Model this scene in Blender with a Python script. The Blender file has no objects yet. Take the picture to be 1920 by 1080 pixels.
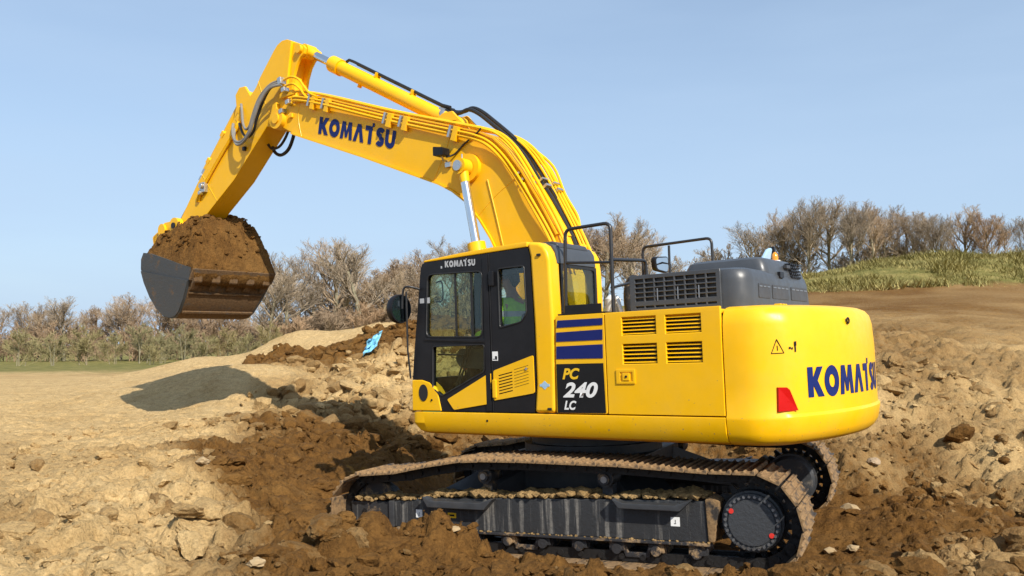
import bpy, bmesh, math, random
import numpy as np
from mathutils import Vector, Matrix, Euler
from mathutils.geometry import tessellate_polygon

R = math.radians
scene = bpy.context.scene
COL = scene.collection

# ------------------------------------------------------------------ camera
cam_d = bpy.data.cameras.new('camera')
cam = bpy.data.objects.new('camera', cam_d)
COL.objects.link(cam)
cam.location = (0, 0, 1.85)
cam.rotation_euler = (R(90 + 3.86), 0, 0)
cam_d.sensor_width = 36.0
cam_d.lens = 30.0
cam_d.clip_start = 0.1
cam_d.clip_end = 20000
scene.camera = cam

# ------------------------------------------------------------------ sky, sun, exposure
SUN_AZ = R(150.5)          # direction the light comes from, clockwise from +Y (camera forward)
SUN_EL = R(38.5)
world = bpy.data.worlds.new('World')
scene.world = world
world.use_nodes = True
wn = world.node_tree.nodes
wl = world.node_tree.links
wn.clear()
w_out = wn.new('ShaderNodeOutputWorld')
w_bg = wn.new('ShaderNodeBackground')
w_sky = wn.new('ShaderNodeTexSky')
w_sky.sky_type = 'NISHITA'
w_sky.sun_disc = False
w_sky.sun_elevation = SUN_EL
w_sky.sun_rotation = SUN_AZ
w_sky.altitude = 50
w_sky.air_density = 1.0
w_sky.dust_density = 1.2
w_sky.ozone_density = 1.6
w_bg.inputs['Strength'].default_value = 0.118
# a thin, even veil of high haze over the blue, faintly streaked
w_tc = wn.new('ShaderNodeTexCoord')
w_mp = wn.new('ShaderNodeMapping')
w_mp.inputs['Scale'].default_value = (1.6, 1.6, 9.0)
w_no = wn.new('ShaderNodeTexNoise')
w_no.inputs['Scale'].default_value = 1.6
w_no.inputs['Detail'].default_value = 6
w_rp = wn.new('ShaderNodeMapRange')
w_rp.inputs['From Min'].default_value = 0.34
w_rp.inputs['From Max'].default_value = 0.68
w_rp.inputs['To Min'].default_value = -0.07
w_rp.inputs['To Max'].default_value = 0.09
# the haze lies thicker towards the horizon, as a longer path of air
w_sp = wn.new('ShaderNodeSeparateXYZ')
w_el = wn.new('ShaderNodeMapRange')
w_el.inputs['From Min'].default_value = 0.0
w_el.inputs['From Max'].default_value = 0.42
w_el.inputs['To Min'].default_value = 0.88
w_el.inputs['To Max'].default_value = 0.48
w_ad = wn.new('ShaderNodeMath')
w_ad.operation = 'ADD'
w_ad.use_clamp = True
w_mx = wn.new('ShaderNodeMix')
w_mx.data_type = 'RGBA'
w_mx.inputs[7].default_value = (3.30, 4.40, 5.85, 1)
wl.new(w_tc.outputs['Generated'], w_mp.inputs[0])
wl.new(w_mp.outputs[0], w_no.inputs['Vector'])
wl.new(w_no.outputs[0], w_rp.inputs[0])
wl.new(w_tc.outputs['Generated'], w_sp.inputs[0])
wl.new(w_sp.outputs['Z'], w_el.inputs[0])
wl.new(w_el.outputs[0], w_ad.inputs[0])
wl.new(w_rp.outputs[0], w_ad.inputs[1])
wl.new(w_ad.outputs[0], w_mx.inputs[0])
wl.new(w_sky.outputs[0], w_mx.inputs[6])
wl.new(w_mx.outputs[2], w_bg.inputs['Color'])
wl.new(w_bg.outputs[0], w_out.inputs['Surface'])

sun_d = bpy.data.lights.new('sun', 'SUN')
sun = bpy.data.objects.new('sun', sun_d)
COL.objects.link(sun)
sun_d.energy = 4.6
sun_d.angle = R(0.55)
sun_d.color = (1.0, 0.94, 0.84)
sdir = Vector((math.sin(SUN_AZ) * math.cos(SUN_EL), math.cos(SUN_AZ) * math.cos(SUN_EL), math.sin(SUN_EL)))
sun.rotation_euler = sdir.to_track_quat('Z', 'Y').to_euler()
sun.location = (8, -12, 20)

vs = scene.view_settings
vs.view_transform = 'Standard'
vs.look = 'None'
vs.gamma = 1.0
vs.use_curve_mapping = False
vs.exposure = 0.42
scene.cycles.max_bounces = 8
scene.cycles.transparent_max_bounces = 12
scene.cycles.caustics_reflective = False
scene.cycles.caustics_refractive = False

# ------------------------------------------------------------------ materials
def nmat(name):
    m = bpy.data.materials.new(name)
    m.use_nodes = True
    nt = m.node_tree
    nt.nodes.clear()
    o = nt.nodes.new('ShaderNodeOutputMaterial')
    return m, nt, o

def N(nt, kind, **kw):
    n = nt.nodes.new(kind)
    for k, v in kw.items():
        if k in n.inputs:
            n.inputs[k].default_value = v
        else:
            setattr(n, k, v)
    return n

def ramp(nt, fac, stops):
    r = nt.nodes.new('ShaderNodeValToRGB')
    el = r.color_ramp.elements
    while len(el) > 1:
        el.remove(el[-1])
    el[0].position, el[0].color = stops[0][0], (*stops[0][1], 1)
    for p, c in stops[1:]:
        e = el.new(p)
        e.color = (*c, 1)
    nt.links.new(fac, r.inputs[0])
    return r

def gray(v):
    return (v, v, v)

def mixc(nt, fac, a, b, mode='MIX'):
    m = nt.nodes.new('ShaderNodeMix')
    m.data_type = 'RGBA'
    m.blend_type = mode
    for sock, v in ((m.inputs[0], fac), (m.inputs[6], a), (m.inputs[7], b)):
        if isinstance(v, (int, float)):
            sock.default_value = v
        elif isinstance(v, tuple):
            sock.default_value = (*v, 1) if len(v) == 3 else v
        else:
            nt.links.new(v, sock)
    return m.outputs[2]

def noise(nt, scale, detail=5, rough=0.6, coord='Object', vec=None):
    if vec is None:
        tc = nt.nodes.new('ShaderNodeTexCoord')
        vec = tc.outputs[coord]
    n = nt.nodes.new('ShaderNodeTexNoise')
    n.inputs['Scale'].default_value = scale
    n.inputs['Detail'].default_value = detail
    n.inputs['Roughness'].default_value = rough
    nt.links.new(vec, n.inputs['Vector'])
    return n

def bump(nt, height, strength=0.3, dist=0.02):
    b = nt.nodes.new('ShaderNodeBump')
    b.inputs['Strength'].default_value = strength
    b.inputs['Distance'].default_value = dist
    nt.links.new(height, b.inputs['Height'])
    return b.outputs[0]

def paint(name, col, rough=0.35, metal=0.0, coat=0.0, vary=0.06, dirt=0.0, dirtcol=(0.30, 0.20, 0.10), scale=6.0, spec=0.5, splash=False):
    m, nt, o = nmat(name)
    p = N(nt, 'ShaderNodeBsdfPrincipled')
    n1 = noise(nt, scale, 6, 0.65)
    lo = tuple(c * (1 - vary) for c in col)
    hi = tuple(min(1, c * (1 + vary)) for c in col)
    c = ramp(nt, n1.outputs[0], [(0.3, lo), (0.7, hi)]).outputs[0]
    if dirt > 0:
        n2 = noise(nt, 2.2, 9, 0.75)
        f = ramp(nt, n2.outputs[0], [(0.62 - dirt * 0.3, gray(0)), (0.72, gray(min(1, dirt)))]).outputs[0]
        c = mixc(nt, f, c, dirtcol)
    if splash:
        # dried specks thrown up by the tracks on the lowest half metre, and a thin dust film
        tcs = N(nt, 'ShaderNodeTexCoord'); sz = N(nt, 'ShaderNodeSeparateXYZ')
        nt.links.new(tcs.outputs['Object'], sz.inputs[0])
        mr = N(nt, 'ShaderNodeMapRange'); nt.links.new(sz.outputs['Z'], mr.inputs[0])
        mr.inputs['From Min'].default_value = 1.10; mr.inputs['From Max'].default_value = 1.75
        mr.inputs['To Min'].default_value = 0.085; mr.inputs['To Max'].default_value = 0.0
        n5 = noise(nt, 38, 3, 0.6)
        ad5 = N(nt, 'ShaderNodeMath', operation='ADD'); nt.links.new(n5.outputs[0], ad5.inputs[0]); nt.links.new(mr.outputs[0], ad5.inputs[1])
        fs = ramp(nt, ad5.outputs[0], [(0.735, gray(0)), (0.765, gray(0.75))]).outputs[0]
        c = mixc(nt, fs, c, (0.33, 0.21, 0.09))
        n6 = noise(nt, 1.1, 8, 0.7)
        fd = ramp(nt, n6.outputs[0], [(0.42, gray(0)), (0.72, gray(0.16))]).outputs[0]
        c = mixc(nt, fd, c, (0.70, 0.50, 0.16))
    nt.links.new(c, p.inputs['Base Color'])
    n3 = noise(nt, 14, 5, 0.7)
    rr = ramp(nt, n3.outputs[0], [(0.3, gray(max(0.02, rough - 0.08))), (0.75, gray(min(1, rough + 0.12)))]).outputs[0]
    nt.links.new(rr, p.inputs['Roughness'])
    p.inputs['Metallic'].default_value = metal
    p.inputs['Coat Weight'].default_value = coat
    p.inputs['Coat Roughness'].default_value = 0.12
    p.inputs['Specular IOR Level'].default_value = spec
    n4 = noise(nt, 3.5, 2, 0.5)
    nt.links.new(bump(nt, n4.outputs[0], 0.04, 0.02), p.inputs['Normal'])
    nt.links.new(p.outputs[0], o.inputs['Surface'])
    return m

M = {}
M['yellow'] = paint('machine_yellow', (0.88, 0.475, 0.002), 0.36, coat=0.0, vary=0.03, dirt=0.10, dirtcol=(0.66, 0.37, 0.03), spec=0.32, splash=True)
M['black'] = paint('black_paint', (0.010, 0.010, 0.012), 0.38, vary=0.25, dirt=0.06, dirtcol=(0.04, 0.035, 0.03), spec=0.3)
M['decal_black'] = paint('decal_black', (0.008, 0.008, 0.009), 0.5, vary=0.2, spec=0.3)
M['grey'] = paint('hood_grey', (0.055, 0.060, 0.068), 0.36, vary=0.10, dirt=0.12, dirtcol=(0.14, 0.12, 0.09))
M['darkgrey'] = paint('dark_grey', (0.045, 0.048, 0.055), 0.4, vary=0.15, dirt=0.1, dirtcol=(0.12, 0.1, 0.08))
M['rail'] = paint('rail_black', (0.02, 0.02, 0.022), 0.35, vary=0.2)
M['rubber'] = paint('hose_rubber', (0.014, 0.014, 0.015), 0.45, vary=0.3)
M['hose_grey'] = paint('hose_grey', (0.22, 0.21, 0.19), 0.42, vary=0.2)
M['chrome'] = paint('chrome_rod', (0.72, 0.74, 0.76), 0.16, metal=1.0, vary=0.03)
M['steel'] = paint('bare_steel', (0.42, 0.43, 0.44), 0.34, metal=0.9, vary=0.15)
M['fitting'] = paint('zinc_fitting', (0.55, 0.55, 0.54), 0.3, metal=0.85, vary=0.1)
M['frame'] = paint('track_frame_paint', (0.042, 0.044, 0.048), 0.42, vary=0.25, dirt=0.35, dirtcol=(0.13, 0.10, 0.07))
M['blue'] = paint('decal_blue', (0.008, 0.016, 0.125), 0.45, vary=0.05, spec=0.25)
M['blue_letter'] = paint('letter_blue', (0.007, 0.018, 0.12), 0.45, vary=0.05, spec=0.25)
M['white'] = paint('white_print', (0.80, 0.80, 0.78), 0.45, vary=0.03)
M['silver_print'] = paint('silver_print', (0.42, 0.43, 0.44), 0.4, vary=0.03)
M['yellow_print'] = paint('yellow_print', (0.85, 0.50, 0.01), 0.45, vary=0.03)
M['red'] = paint('reflector_red', (0.52, 0.006, 0.005), 0.3, vary=0.06, spec=0.3)
M['red_mark'] = paint('red_mark', (0.62, 0.03, 0.02), 0.5, vary=0.1)
M['amber'] = paint('amber_plastic', (0.85, 0.28, 0.01), 0.25, vary=0.05, coat=0.4)
M['seat'] = paint('seat_fabric', (0.03, 0.03, 0.034), 0.85, vary=0.25)
M['interior'] = paint('cab_interior', (0.055, 0.056, 0.058), 0.7, vary=0.2)
M['skin'] = paint('skin', (0.42, 0.24, 0.17), 0.55, vary=0.08)
M['trousers'] = paint('trousers', (0.02, 0.024, 0.04), 0.85, vary=0.2)
M['helmet'] = paint('helmet', (0.10, 0.13, 0.11), 0.4, vary=0.1)
M['bluebag'] = paint('blue_plastic', (0.20, 0.52, 0.72), 0.5, vary=0.3, scale=14)
M['white_plastic'] = paint('white_plastic', (0.74, 0.73, 0.68), 0.5, vary=0.1, dirt=0.3)
M['sticker_blue'] = paint('sticker_blue', (0.35, 0.52, 0.68), 0.45, vary=0.05)
M['green_mark'] = paint('green_mark', (0.10, 0.35, 0.12), 0.5, vary=0.1)

def jacket_mat():
    m, nt, o = nmat('hi_vis_jacket')
    p = N(nt, 'ShaderNodeBsdfPrincipled', Roughness=0.75)
    tc = N(nt, 'ShaderNodeTexCoord')
    sx = N(nt, 'ShaderNodeSeparateXYZ')
    nt.links.new(tc.outputs['Object'], sx.inputs[0])
    # two silver bands round the chest, each a band of height 5 cm
    def band(z0, h):
        s = N(nt, 'ShaderNodeMath', operation='SUBTRACT')
        nt.links.new(sx.outputs['Z'], s.inputs[0]); s.inputs[1].default_value = z0
        a = N(nt, 'ShaderNodeMath', operation='ABSOLUTE'); nt.links.new(s.outputs[0], a.inputs[0])
        l = N(nt, 'ShaderNodeMath', operation='LESS_THAN'); nt.links.new(a.outputs[0], l.inputs[0]); l.inputs[1].default_value = h
        return l.outputs[0]
    b = N(nt, 'ShaderNodeMath', operation='MAXIMUM')
    nt.links.new(band(2.20, 0.028), b.inputs[0]); nt.links.new(band(2.33, 0.028), b.inputs[1])
    n1 = noise(nt, 12, 4)
    c = ramp(nt, n1.outputs[0], [(0.3, (0.30, 0.78, 0.03)), (0.7, (0.48, 0.95, 0.06))]).outputs[0]
    nt.links.new(mixc(nt, b.outputs[0], c, (0.45, 0.52, 0.58)), p.inputs['Base Color'])
    nt.links.new(bump(nt, n1.outputs[0], 0.5, 0.03), p.inputs['Normal'])
    nt.links.new(p.outputs[0], o.inputs['Surface'])
    return m
M['jacket'] = jacket_mat()

def glass_mat(name, tint=(0.80, 0.86, 0.78)):
    m, nt, o = nmat(name)
    t = N(nt, 'ShaderNodeBsdfTransparent'); t.inputs[0].default_value = (*tint, 1)
    g = N(nt, 'ShaderNodeBsdfGlossy'); g.inputs['Roughness'].default_value = 0.03
    g.inputs['Color'].default_value = (0.9, 0.95, 0.95, 1)
    # reflectance from the facing angle alone, so both faces of a pane behave alike
    f = N(nt, 'ShaderNodeLayerWeight'); f.inputs[0].default_value = 0.5
    pw = N(nt, 'ShaderNodeMath', operation='POWER'); nt.links.new(f.outputs['Facing'], pw.inputs[0]); pw.inputs[1].default_value = 5.0
    n1 = noise(nt, 3, 4)
    a0 = N(nt, 'ShaderNodeMath', operation='MULTIPLY_ADD')
    nt.links.new(pw.outputs[0], a0.inputs[0]); a0.inputs[1].default_value = 0.9; a0.inputs[2].default_value = 0.03
    a = N(nt, 'ShaderNodeMath', operation='MULTIPLY_ADD')
    nt.links.new(n1.outputs[0], a.inputs[0]); a.inputs[1].default_value = 0.03
    nt.links.new(a0.outputs[0], a.inputs[2])
    mx = N(nt, 'ShaderNodeMixShader')
    nt.links.new(a.outputs[0], mx.inputs[0]); nt.links.new(t.outputs[0], mx.inputs[1]); nt.links.new(g.outputs[0], mx.inputs[2])
    nt.links.new(mx.outputs[0], o.inputs['Surface'])
    return m
M['glass'] = glass_mat('tinted_glass')
M['glass_clear'] = glass_mat('clear_glass', (0.93, 0.95, 0.92))
M['glass_dark'] = glass_mat('dark_tinted_glass', (0.35, 0.48, 0.44))

SAND_A, SAND_B = (0.64, 0.45, 0.215), (0.42, 0.275, 0.115)
BROWN_A, BROWN_B = (0.205, 0.100, 0.026), (0.082, 0.039, 0.011)

def soil_mat(name, attr=True, brown=1.0, grass=False, bstr=0.8):
    m, nt, o = nmat(name)
    p = N(nt, 'ShaderNodeBsdfPrincipled', Roughness=0.95)
    p.inputs['Specular IOR Level'].default_value = 0.12
    tc = N(nt, 'ShaderNodeTexCoord')
    v = tc.outputs['Object']
    n1 = noise(nt, 1.3, 8, 0.62, vec=v)
    n2 = noise(nt, 9.0, 8, 0.7, vec=v)
    n3 = noise(nt, 45.0, 5, 0.75, vec=v)
    sand = ramp(nt, n2.outputs[0], [(0.28, SAND_B), (0.62, SAND_A)]).outputs[0]
    sand = mixc(nt, ramp(nt, n1.outputs[0], [(0.45, gray(0)), (0.75, gray(0.55))]).outputs[0], sand, (0.38, 0.235, 0.09))
    brn = ramp(nt, n2.outputs[0], [(0.30, BROWN_B), (0.68, BROWN_A)]).outputs[0]
    brn = mixc(nt, ramp(nt, n1.outputs[0], [(0.5, gray(0)), (0.72, gray(0.6))]).outputs[0], brn, (0.255, 0.138, 0.042))
    if attr:
        at = N(nt, 'ShaderNodeAttribute'); at.attribute_name = 'brown'
        sm = N(nt, 'ShaderNodeMath', operation='MULTIPLY_ADD')
        nt.links.new(n2.outputs[0], sm.inputs[0]); sm.inputs[1].default_value = 0.9; sm.inputs[2].default_value = -0.45
        s2 = N(nt, 'ShaderNodeMath', operation='ADD')
        nt.links.new(at.outputs['Fac'], s2.inputs[0]); nt.links.new(sm.outputs[0], s2.inputs[1])
        f = ramp(nt, s2.outputs[0], [(0.18, gray(0)), (0.45, gray(0.55)), (0.75, gray(1))]).outputs[0]
        c = mixc(nt, f, sand, brn)
    else:
        c = mixc(nt, brown, sand, brn)
    # speckle of small pale stones and dark crumbs
    sp = ramp(nt, n3.outputs[0], [(0.30, gray(0.62)), (0.5, gray(1.0)), (0.72, gray(1.28))]).outputs[0]
    c = mixc(nt, 1.0, c, sp, 'MULTIPLY')
    if grass:
        ag = N(nt, 'ShaderNodeAttribute'); ag.attribute_name = 'grass'
        gc = ramp(nt, n1.outputs[0], [(0.3, (0.10, 0.105, 0.03)), (0.5, (0.19, 0.17, 0.05)), (0.7, (0.34, 0.27, 0.10))]).outputs[0]
        gs = N(nt, 'ShaderNodeMath', operation='ADD')
        sg = N(nt, 'ShaderNodeMath', operation='MULTIPLY_ADD')
        nt.links.new(n1.outputs[0], sg.inputs[0]); sg.inputs[1].default_value = 0.7; sg.inputs[2].default_value = -0.35
        nt.links.new(ag.outputs['Fac'], gs.inputs[0]); nt.links.new(sg.outputs[0], gs.inputs[1])
        gf = ramp(nt, gs.outputs[0], [(0.40, gray(0)), (0.6, gray(1))]).outputs[0]
        c = mixc(nt, gf, c, gc)
    nt.links.new(c, p.inputs['Base Color'])
    ad = N(nt, 'ShaderNodeMath', operation='MULTIPLY_ADD')
    nt.links.new(n3.outputs[0], ad.inputs[0]); ad.inputs[1].default_value = 0.35
    nt.links.new(n2.outputs[0], ad.inputs[2])
    nt.links.new(bump(nt, ad.outputs[0], bstr, 0.10), p.inputs['Normal'])
    nt.links.new(p.outputs[0], o.inputs['Surface'])
    return m
M['ground'] = soil_mat('ground_soil', True, grass=True)
M['clod'] = soil_mat('clod_soil', True)
M['load'] = soil_mat('load_soil', False, 1.0, bstr=0.8)
M['mud'] = soil_mat('dry_mud', False, 0.45)

def muddy(name, base, mudamt=0.5, metal=0.3, rough=0.5, streak=False, mudcol=((0.30, 0.185, 0.085), (0.46, 0.31, 0.16))):
    m, nt, o = nmat(name)
    p = N(nt, 'ShaderNodeBsdfPrincipled', Roughness=rough)
    tc = N(nt, 'ShaderNodeTexCoord')
    v = tc.outputs['Object']
    if streak:
        mp = N(nt, 'ShaderNodeMapping'); mp.inputs['Scale'].default_value = (14, 14, 0.5)
        nt.links.new(v, mp.inputs[0]); nv = mp.outputs[0]
        n1 = noise(nt, 1.0, 6, 0.7, vec=nv)
    else:
        n1 = noise(nt, 5.0, 8, 0.7, vec=v)
    n2 = noise(nt, 30, 5, 0.7, vec=v)
    mc = ramp(nt, n2.outputs[0], [(0.3, mudcol[0]), (0.7, mudcol[1])]).outputs[0]
    f = ramp(nt, n1.outputs[0], [(0.70 - mudamt * 0.42, gray(0)), (0.80 - mudamt * 0.42, gray(min(1, 0.35 + mudamt)))]).outputs[0]
    nt.links.new(mixc(nt, f, base, mc), p.inputs['Base Color'])
    inv = ramp(nt, f, [(0, gray(metal)), (0.6, gray(0))]).outputs[0]
    nt.links.new(inv, p.inputs['Metallic'])
    nt.links.new(ramp(nt, f, [(0, gray(rough)), (0.6, gray(0.95))]).outputs[0], p.inputs['Roughness'])
    nt.links.new(bump(nt, n2.outputs[0], 0.35, 0.02), p.inputs['Normal'])
    nt.links.new(p.outputs[0], o.inputs['Surface'])
    return m
M['shoe'] = muddy('track_shoe_mud', (0.045, 0.038, 0.032), 0.72, 0.3, 0.5, False, ((0.14, 0.078, 0.032), (0.31, 0.195, 0.09)))
M['chain'] = muddy('chain_steel', (0.022, 0.021, 0.021), 0.12, 0.4, 0.5)
M['roller'] = muddy('roller_paint', (0.03, 0.03, 0.033), 0.45, 0.1, 0.5)
M['frame_streak'] = muddy('frame_streaks', (0.030, 0.031, 0.033), 0.42, 0.0, 0.42, True, ((0.10, 0.095, 0.09), (0.26, 0.24, 0.21)))
M['bucket'] = muddy('bucket_steel', (0.075, 0.082, 0.088), 0.36, 0.35, 0.5, False, ((0.11, 0.065, 0.03), (0.20, 0.12, 0.055)))
M['bucket_floor'] = muddy('bucket_floor', (0.10, 0.085, 0.07), 0.85, 0.1, 0.7, False, ((0.075, 0.04, 0.017), (0.19, 0.11, 0.045)))
M['disc'] = muddy('final_drive', (0.055, 0.058, 0.063), 0.30, 0.2, 0.42, False, ((0.16, 0.13, 0.10), (0.30, 0.25, 0.18)))

def bark(name, a, b):
    m, nt, o = nmat(name)
    p = N(nt, 'ShaderNodeBsdfPrincipled', Roughness=0.9)
    oi = N(nt, 'ShaderNodeObjectInfo')
    n1 = noise(nt, 0.6, 5, 0.6)
    c = ramp(nt, n1.outputs[0], [(0.3, a), (0.7, b)]).outputs[0]
    r = ramp(nt, oi.outputs['Random'], [(0, (0.82, 0.84, 0.88)), (0.5, (1, 1, 1)), (1, (1.10, 1.0, 0.90))]).outputs[0]
    nt.links.new(mixc(nt, 1.0, c, r, 'MULTIPLY'), p.inputs['Base Color'])
    nt.links.new(p.outputs[0], o.inputs['Surface'])
    return m
M['bark'] = bark('grey_bark', (0.20, 0.18, 0.115), (0.34, 0.30, 0.20))
M['twig'] = bark('bare_twigs', (0.25, 0.19, 0.125), (0.38, 0.295, 0.20))
M['twig_red'] = bark('reddish_twigs', (0.26, 0.18, 0.11), (0.37, 0.265, 0.165))
M['twig_green'] = bark('budding_twigs', (0.20, 0.175, 0.075), (0.33, 0.28, 0.13))
M['ivy'] = bark('ivy_leaves', (0.025, 0.045, 0.015), (0.05, 0.08, 0.03))
M['grass'] = bark('dry_grass', (0.19, 0.175, 0.045), (0.42, 0.35, 0.13))
M['mirror'] = paint('mirror_glass', (0.16, 0.19, 0.21), 0.06, metal=1.0, vary=0.02)
M['stone'] = paint('pale_stone', (0.34, 0.25, 0.14), 0.9, vary=0.35, scale=12, dirt=0.6, dirtcol=(0.24, 0.15, 0.06))
M['stone2'] = paint('brown_stone', (0.30, 0.22, 0.14), 0.9, vary=0.3, scale=12)

# ------------------------------------------------------------------ mesh helpers
class MB:
    def __init__(s):
        s.v = []; s.f = []
    def add(s, vs, fs):
        o = len(s.v)
        s.v += [tuple(p) for p in vs]
        s.f += [tuple(i + o for i in f) for f in fs]
        return s
    def box(s, x0, x1, y0, y1, z0, z1):
        return s.add([(x0, y0, z0), (x1, y0, z0), (x1, y1, z0), (x0, y1, z0), (x0, y0, z1), (x1, y0, z1), (x1, y1, z1), (x0, y1, z1)],
                     [(0, 3, 2, 1), (4, 5, 6, 7), (0, 1, 5, 4), (1, 2, 6, 5), (2, 3, 7, 6), (3, 0, 4, 7)])
    def obox(s, c, ax, ay, az, hx, hy, hz):
        c, ax, ay, az = Vector(c), Vector(ax).normalized(), Vector(ay).normalized(), Vector(az).normalized()
        P = []
        for k in (-1, 1):
            for i, j in ((-1, -1), (1, -1), (1, 1), (-1, 1)):
                P.append(c + ax * hx * i + ay * hy * j + az * hz * k)
        return s.add(P, [(0, 3, 2, 1), (4, 5, 6, 7), (0, 1, 5, 4), (1, 2, 6, 5), (2, 3, 7, 6), (3, 0, 4, 7)])
    def prism(s, poly, a, b, axis='y'):
        n = len(poly)
        def P(p, t):
            return {'y': (p[0], t, p[1]), 'x': (t, p[0], p[1]), 'z': (p[0], p[1], t)}[axis]
        vs = [P(p, a) for p in poly] + [P(p, b) for p in poly]
        fs = [tuple(range(n)), tuple(range(2 * n - 1, n - 1, -1))]
        fs += [(i, i + n, (i + 1) % n + n, (i + 1) % n) for i in range(n)]
        return s.add(vs, fs)
    def holed(s, outer, holes, a, b, axis='y'):
        loops = [outer] + list(holes)
        def P(p, t):
            return {'y': (p[0], t, p[1]), 'x': (t, p[0], p[1]), 'z': (p[0], p[1], t)}[axis]
        flat = [p for l in loops for p in l]
        tris = tessellate_polygon([[Vector((p[0], p[1], 0)) for p in l] for l in loops])
        n = len(flat)
        vs = [P(p, a) for p in flat] + [P(p, b) for p in flat]
        fs = [tuple(t) for t in tris] + [tuple(i + n for i in reversed(t)) for t in tris]
        o = 0
        for l in loops:
            m = len(l)
            fs += [(o + i, o + (i + 1) % m, o + (i + 1) % m + n, o + i + n) for i in range(m)]
            o += m
        return s.add(vs, fs)
    def tube(s, path, r, n=8, caps=True):
        path = [Vector(p) for p in path]
        m = len(path)
        rs = r if isinstance(r, (list, tuple)) else [r] * m
        vs, fs = [], []
        up = None
        for i, p in enumerate(path):
            t = (path[min(i + 1, m - 1)] - path[max(i - 1, 0)])
            if t.length < 1e-9:
                t = Vector((0, 0, 1))
            t.normalize()
            if up is None:
                a = Vector((0, 0, 1)) if abs(t.z) < 0.9 else Vector((1, 0, 0))
                up = (a - t * a.dot(t)).normalized()
            else:
                up = up - t * up.dot(t)
                if up.length < 1e-6:
                    up = t.orthogonal()
                up.normalize()
            sd = t.cross(up)
            for k in range(n):
                q = 2 * math.pi * k / n
                vs.append(p + (up * math.cos(q) + sd * math.sin(q)) * rs[i])
        for i in range(m - 1):
            for k in range(n):
                fs.append((i * n + k, i * n + (k + 1) % n, (i + 1) * n + (k + 1) % n, (i + 1) * n + k))
        if caps:
            fs.append(tuple(range(n - 1, -1, -1)))
            fs.append(tuple(range((m - 1) * n, m * n)))
        return s.add(vs, fs)
    def cyl(s, a, b, r, r2=None, n=24):
        return s.tube([a, b], [r, r if r2 is None else r2], n)
    def bm(s):
        b = bmesh.new()
        vv = [b.verts.new(p) for p in s.v]
        for f in s.f:
            try:
                b.faces.new([vv[i] for i in f])
            except ValueError:
                pass
        return b

def finish(b, name, mat, parent, bevel=0.0, segs=2, smooth=True, ang=38, wn_mod=True, recalc=True):
    if recalc:
        bmesh.ops.recalc_face_normals(b, faces=b.faces)
    if bevel > 0:
        b.normal_update()
        es = [e for e in b.edges if len(e.link_faces) == 2 and e.calc_face_angle(0) > R(28)]
        if es:
            bmesh.ops.bevel(b, geom=es, offset=bevel, segments=segs, profile=0.5, affect='EDGES', clamp_overlap=True)
    b.normal_update()
    if smooth:
        for f in b.faces:
            f.smooth = True
        for e in b.edges:
            if len(e.link_faces) == 2 and e.calc_face_angle(0) > R(ang):
                e.smooth = False
    me = bpy.data.meshes.new(name)
    b.to_mesh(me); b.free()
    o = bpy.data.objects.new(name, me)
    COL.objects.link(o)
    if mat:
        me.materials.append(M[mat] if isinstance(mat, str) else mat)
    if parent is not None:
        o.parent = parent
    if smooth and bevel > 0 and wn_mod:
        md = o.modifiers.new('weighted_normal', 'WEIGHTED_NORMAL')
        md.keep_sharp = True
    return o

def tag(o, label=None, cat=None, group=None, kind=None):
    if label: o['label'] = label
    if cat: o['category'] = cat
    if group: o['group'] = group
    if kind: o['kind'] = kind
    return o

def rrect(x0, x1, z0, z1, r, n=4):
    P = []
    for cx, cz, a0 in ((x1 - r, z1 - r, 0), (x0 + r, z1 - r, 90), (x0 + r, z0 + r, 180), (x1 - r, z0 + r, 270)):
        for k in range(n + 1):
            a = R(a0 + 90 * k / n)
            P.append((cx + r * math.cos(a), cz + r * math.sin(a)))
    return P

def roundpoly(P, r, n=3):
    out = []
    m = len(P)
    for i in range(m):
        p0, p1, p2 = Vector(P[i - 1]), Vector(P[i]), Vector(P[(i + 1) % m])
        d0, d2 = (p0 - p1), (p2 - p1)
        rr = min(r, d0.length * 0.45, d2.length * 0.45)
        a, c = p1 + d0.normalized() * rr, p1 + d2.normalized() * rr
        for k in range(n + 1):
            t = k / n
            out.append(tuple(a * (1 - t) ** 2 + p1 * 2 * t * (1 - t) + c * t * t))
    return out

def spline(P, n=6):
    P = [Vector(p) for p in P]
    out = []
    for i in range(len(P) - 1):
        p0, p1, p2, p3 = P[max(i - 1, 0)], P[i], P[i + 1], P[min(i + 2, len(P) - 1)]
        for k in range(n):
            t = k / n
            out.append(0.5 * ((2 * p1) + (p2 - p0) * t + (2 * p0 - 5 * p1 + 4 * p2 - p3) * t * t + (3 * p1 - p0 - 3 * p2 + p3) * t ** 3))
    out.append(P[-1])
    return out

# ------------------------------------------------------------------ noise for terrain (numpy)
def _h(ix, iy, seed):
    n = (ix.astype(np.int64) * 374761393 + iy.astype(np.int64) * 668265263 + seed * 974634777) & 0xFFFFFFFF
    n = ((n ^ (n >> 13)) * 1274126177) & 0xFFFFFFFF
    n = n ^ (n >> 16)
    return (n & 0xFFFF).astype(np.float64) / 65535.0

def vnoise(x, y, seed=0):
    ix, iy = np.floor(x), np.floor(y)
    fx, fy = x - ix, y - iy
    fx = fx * fx * (3 - 2 * fx); fy = fy * fy * (3 - 2 * fy)
    a, b_, c, d = _h(ix, iy, seed), _h(ix + 1, iy, seed), _h(ix, iy + 1, seed), _h(ix + 1, iy + 1, seed)
    return (a * (1 - fx) + b_ * fx) * (1 - fy) + (c * (1 - fx) + d * fx) * fy

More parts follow.
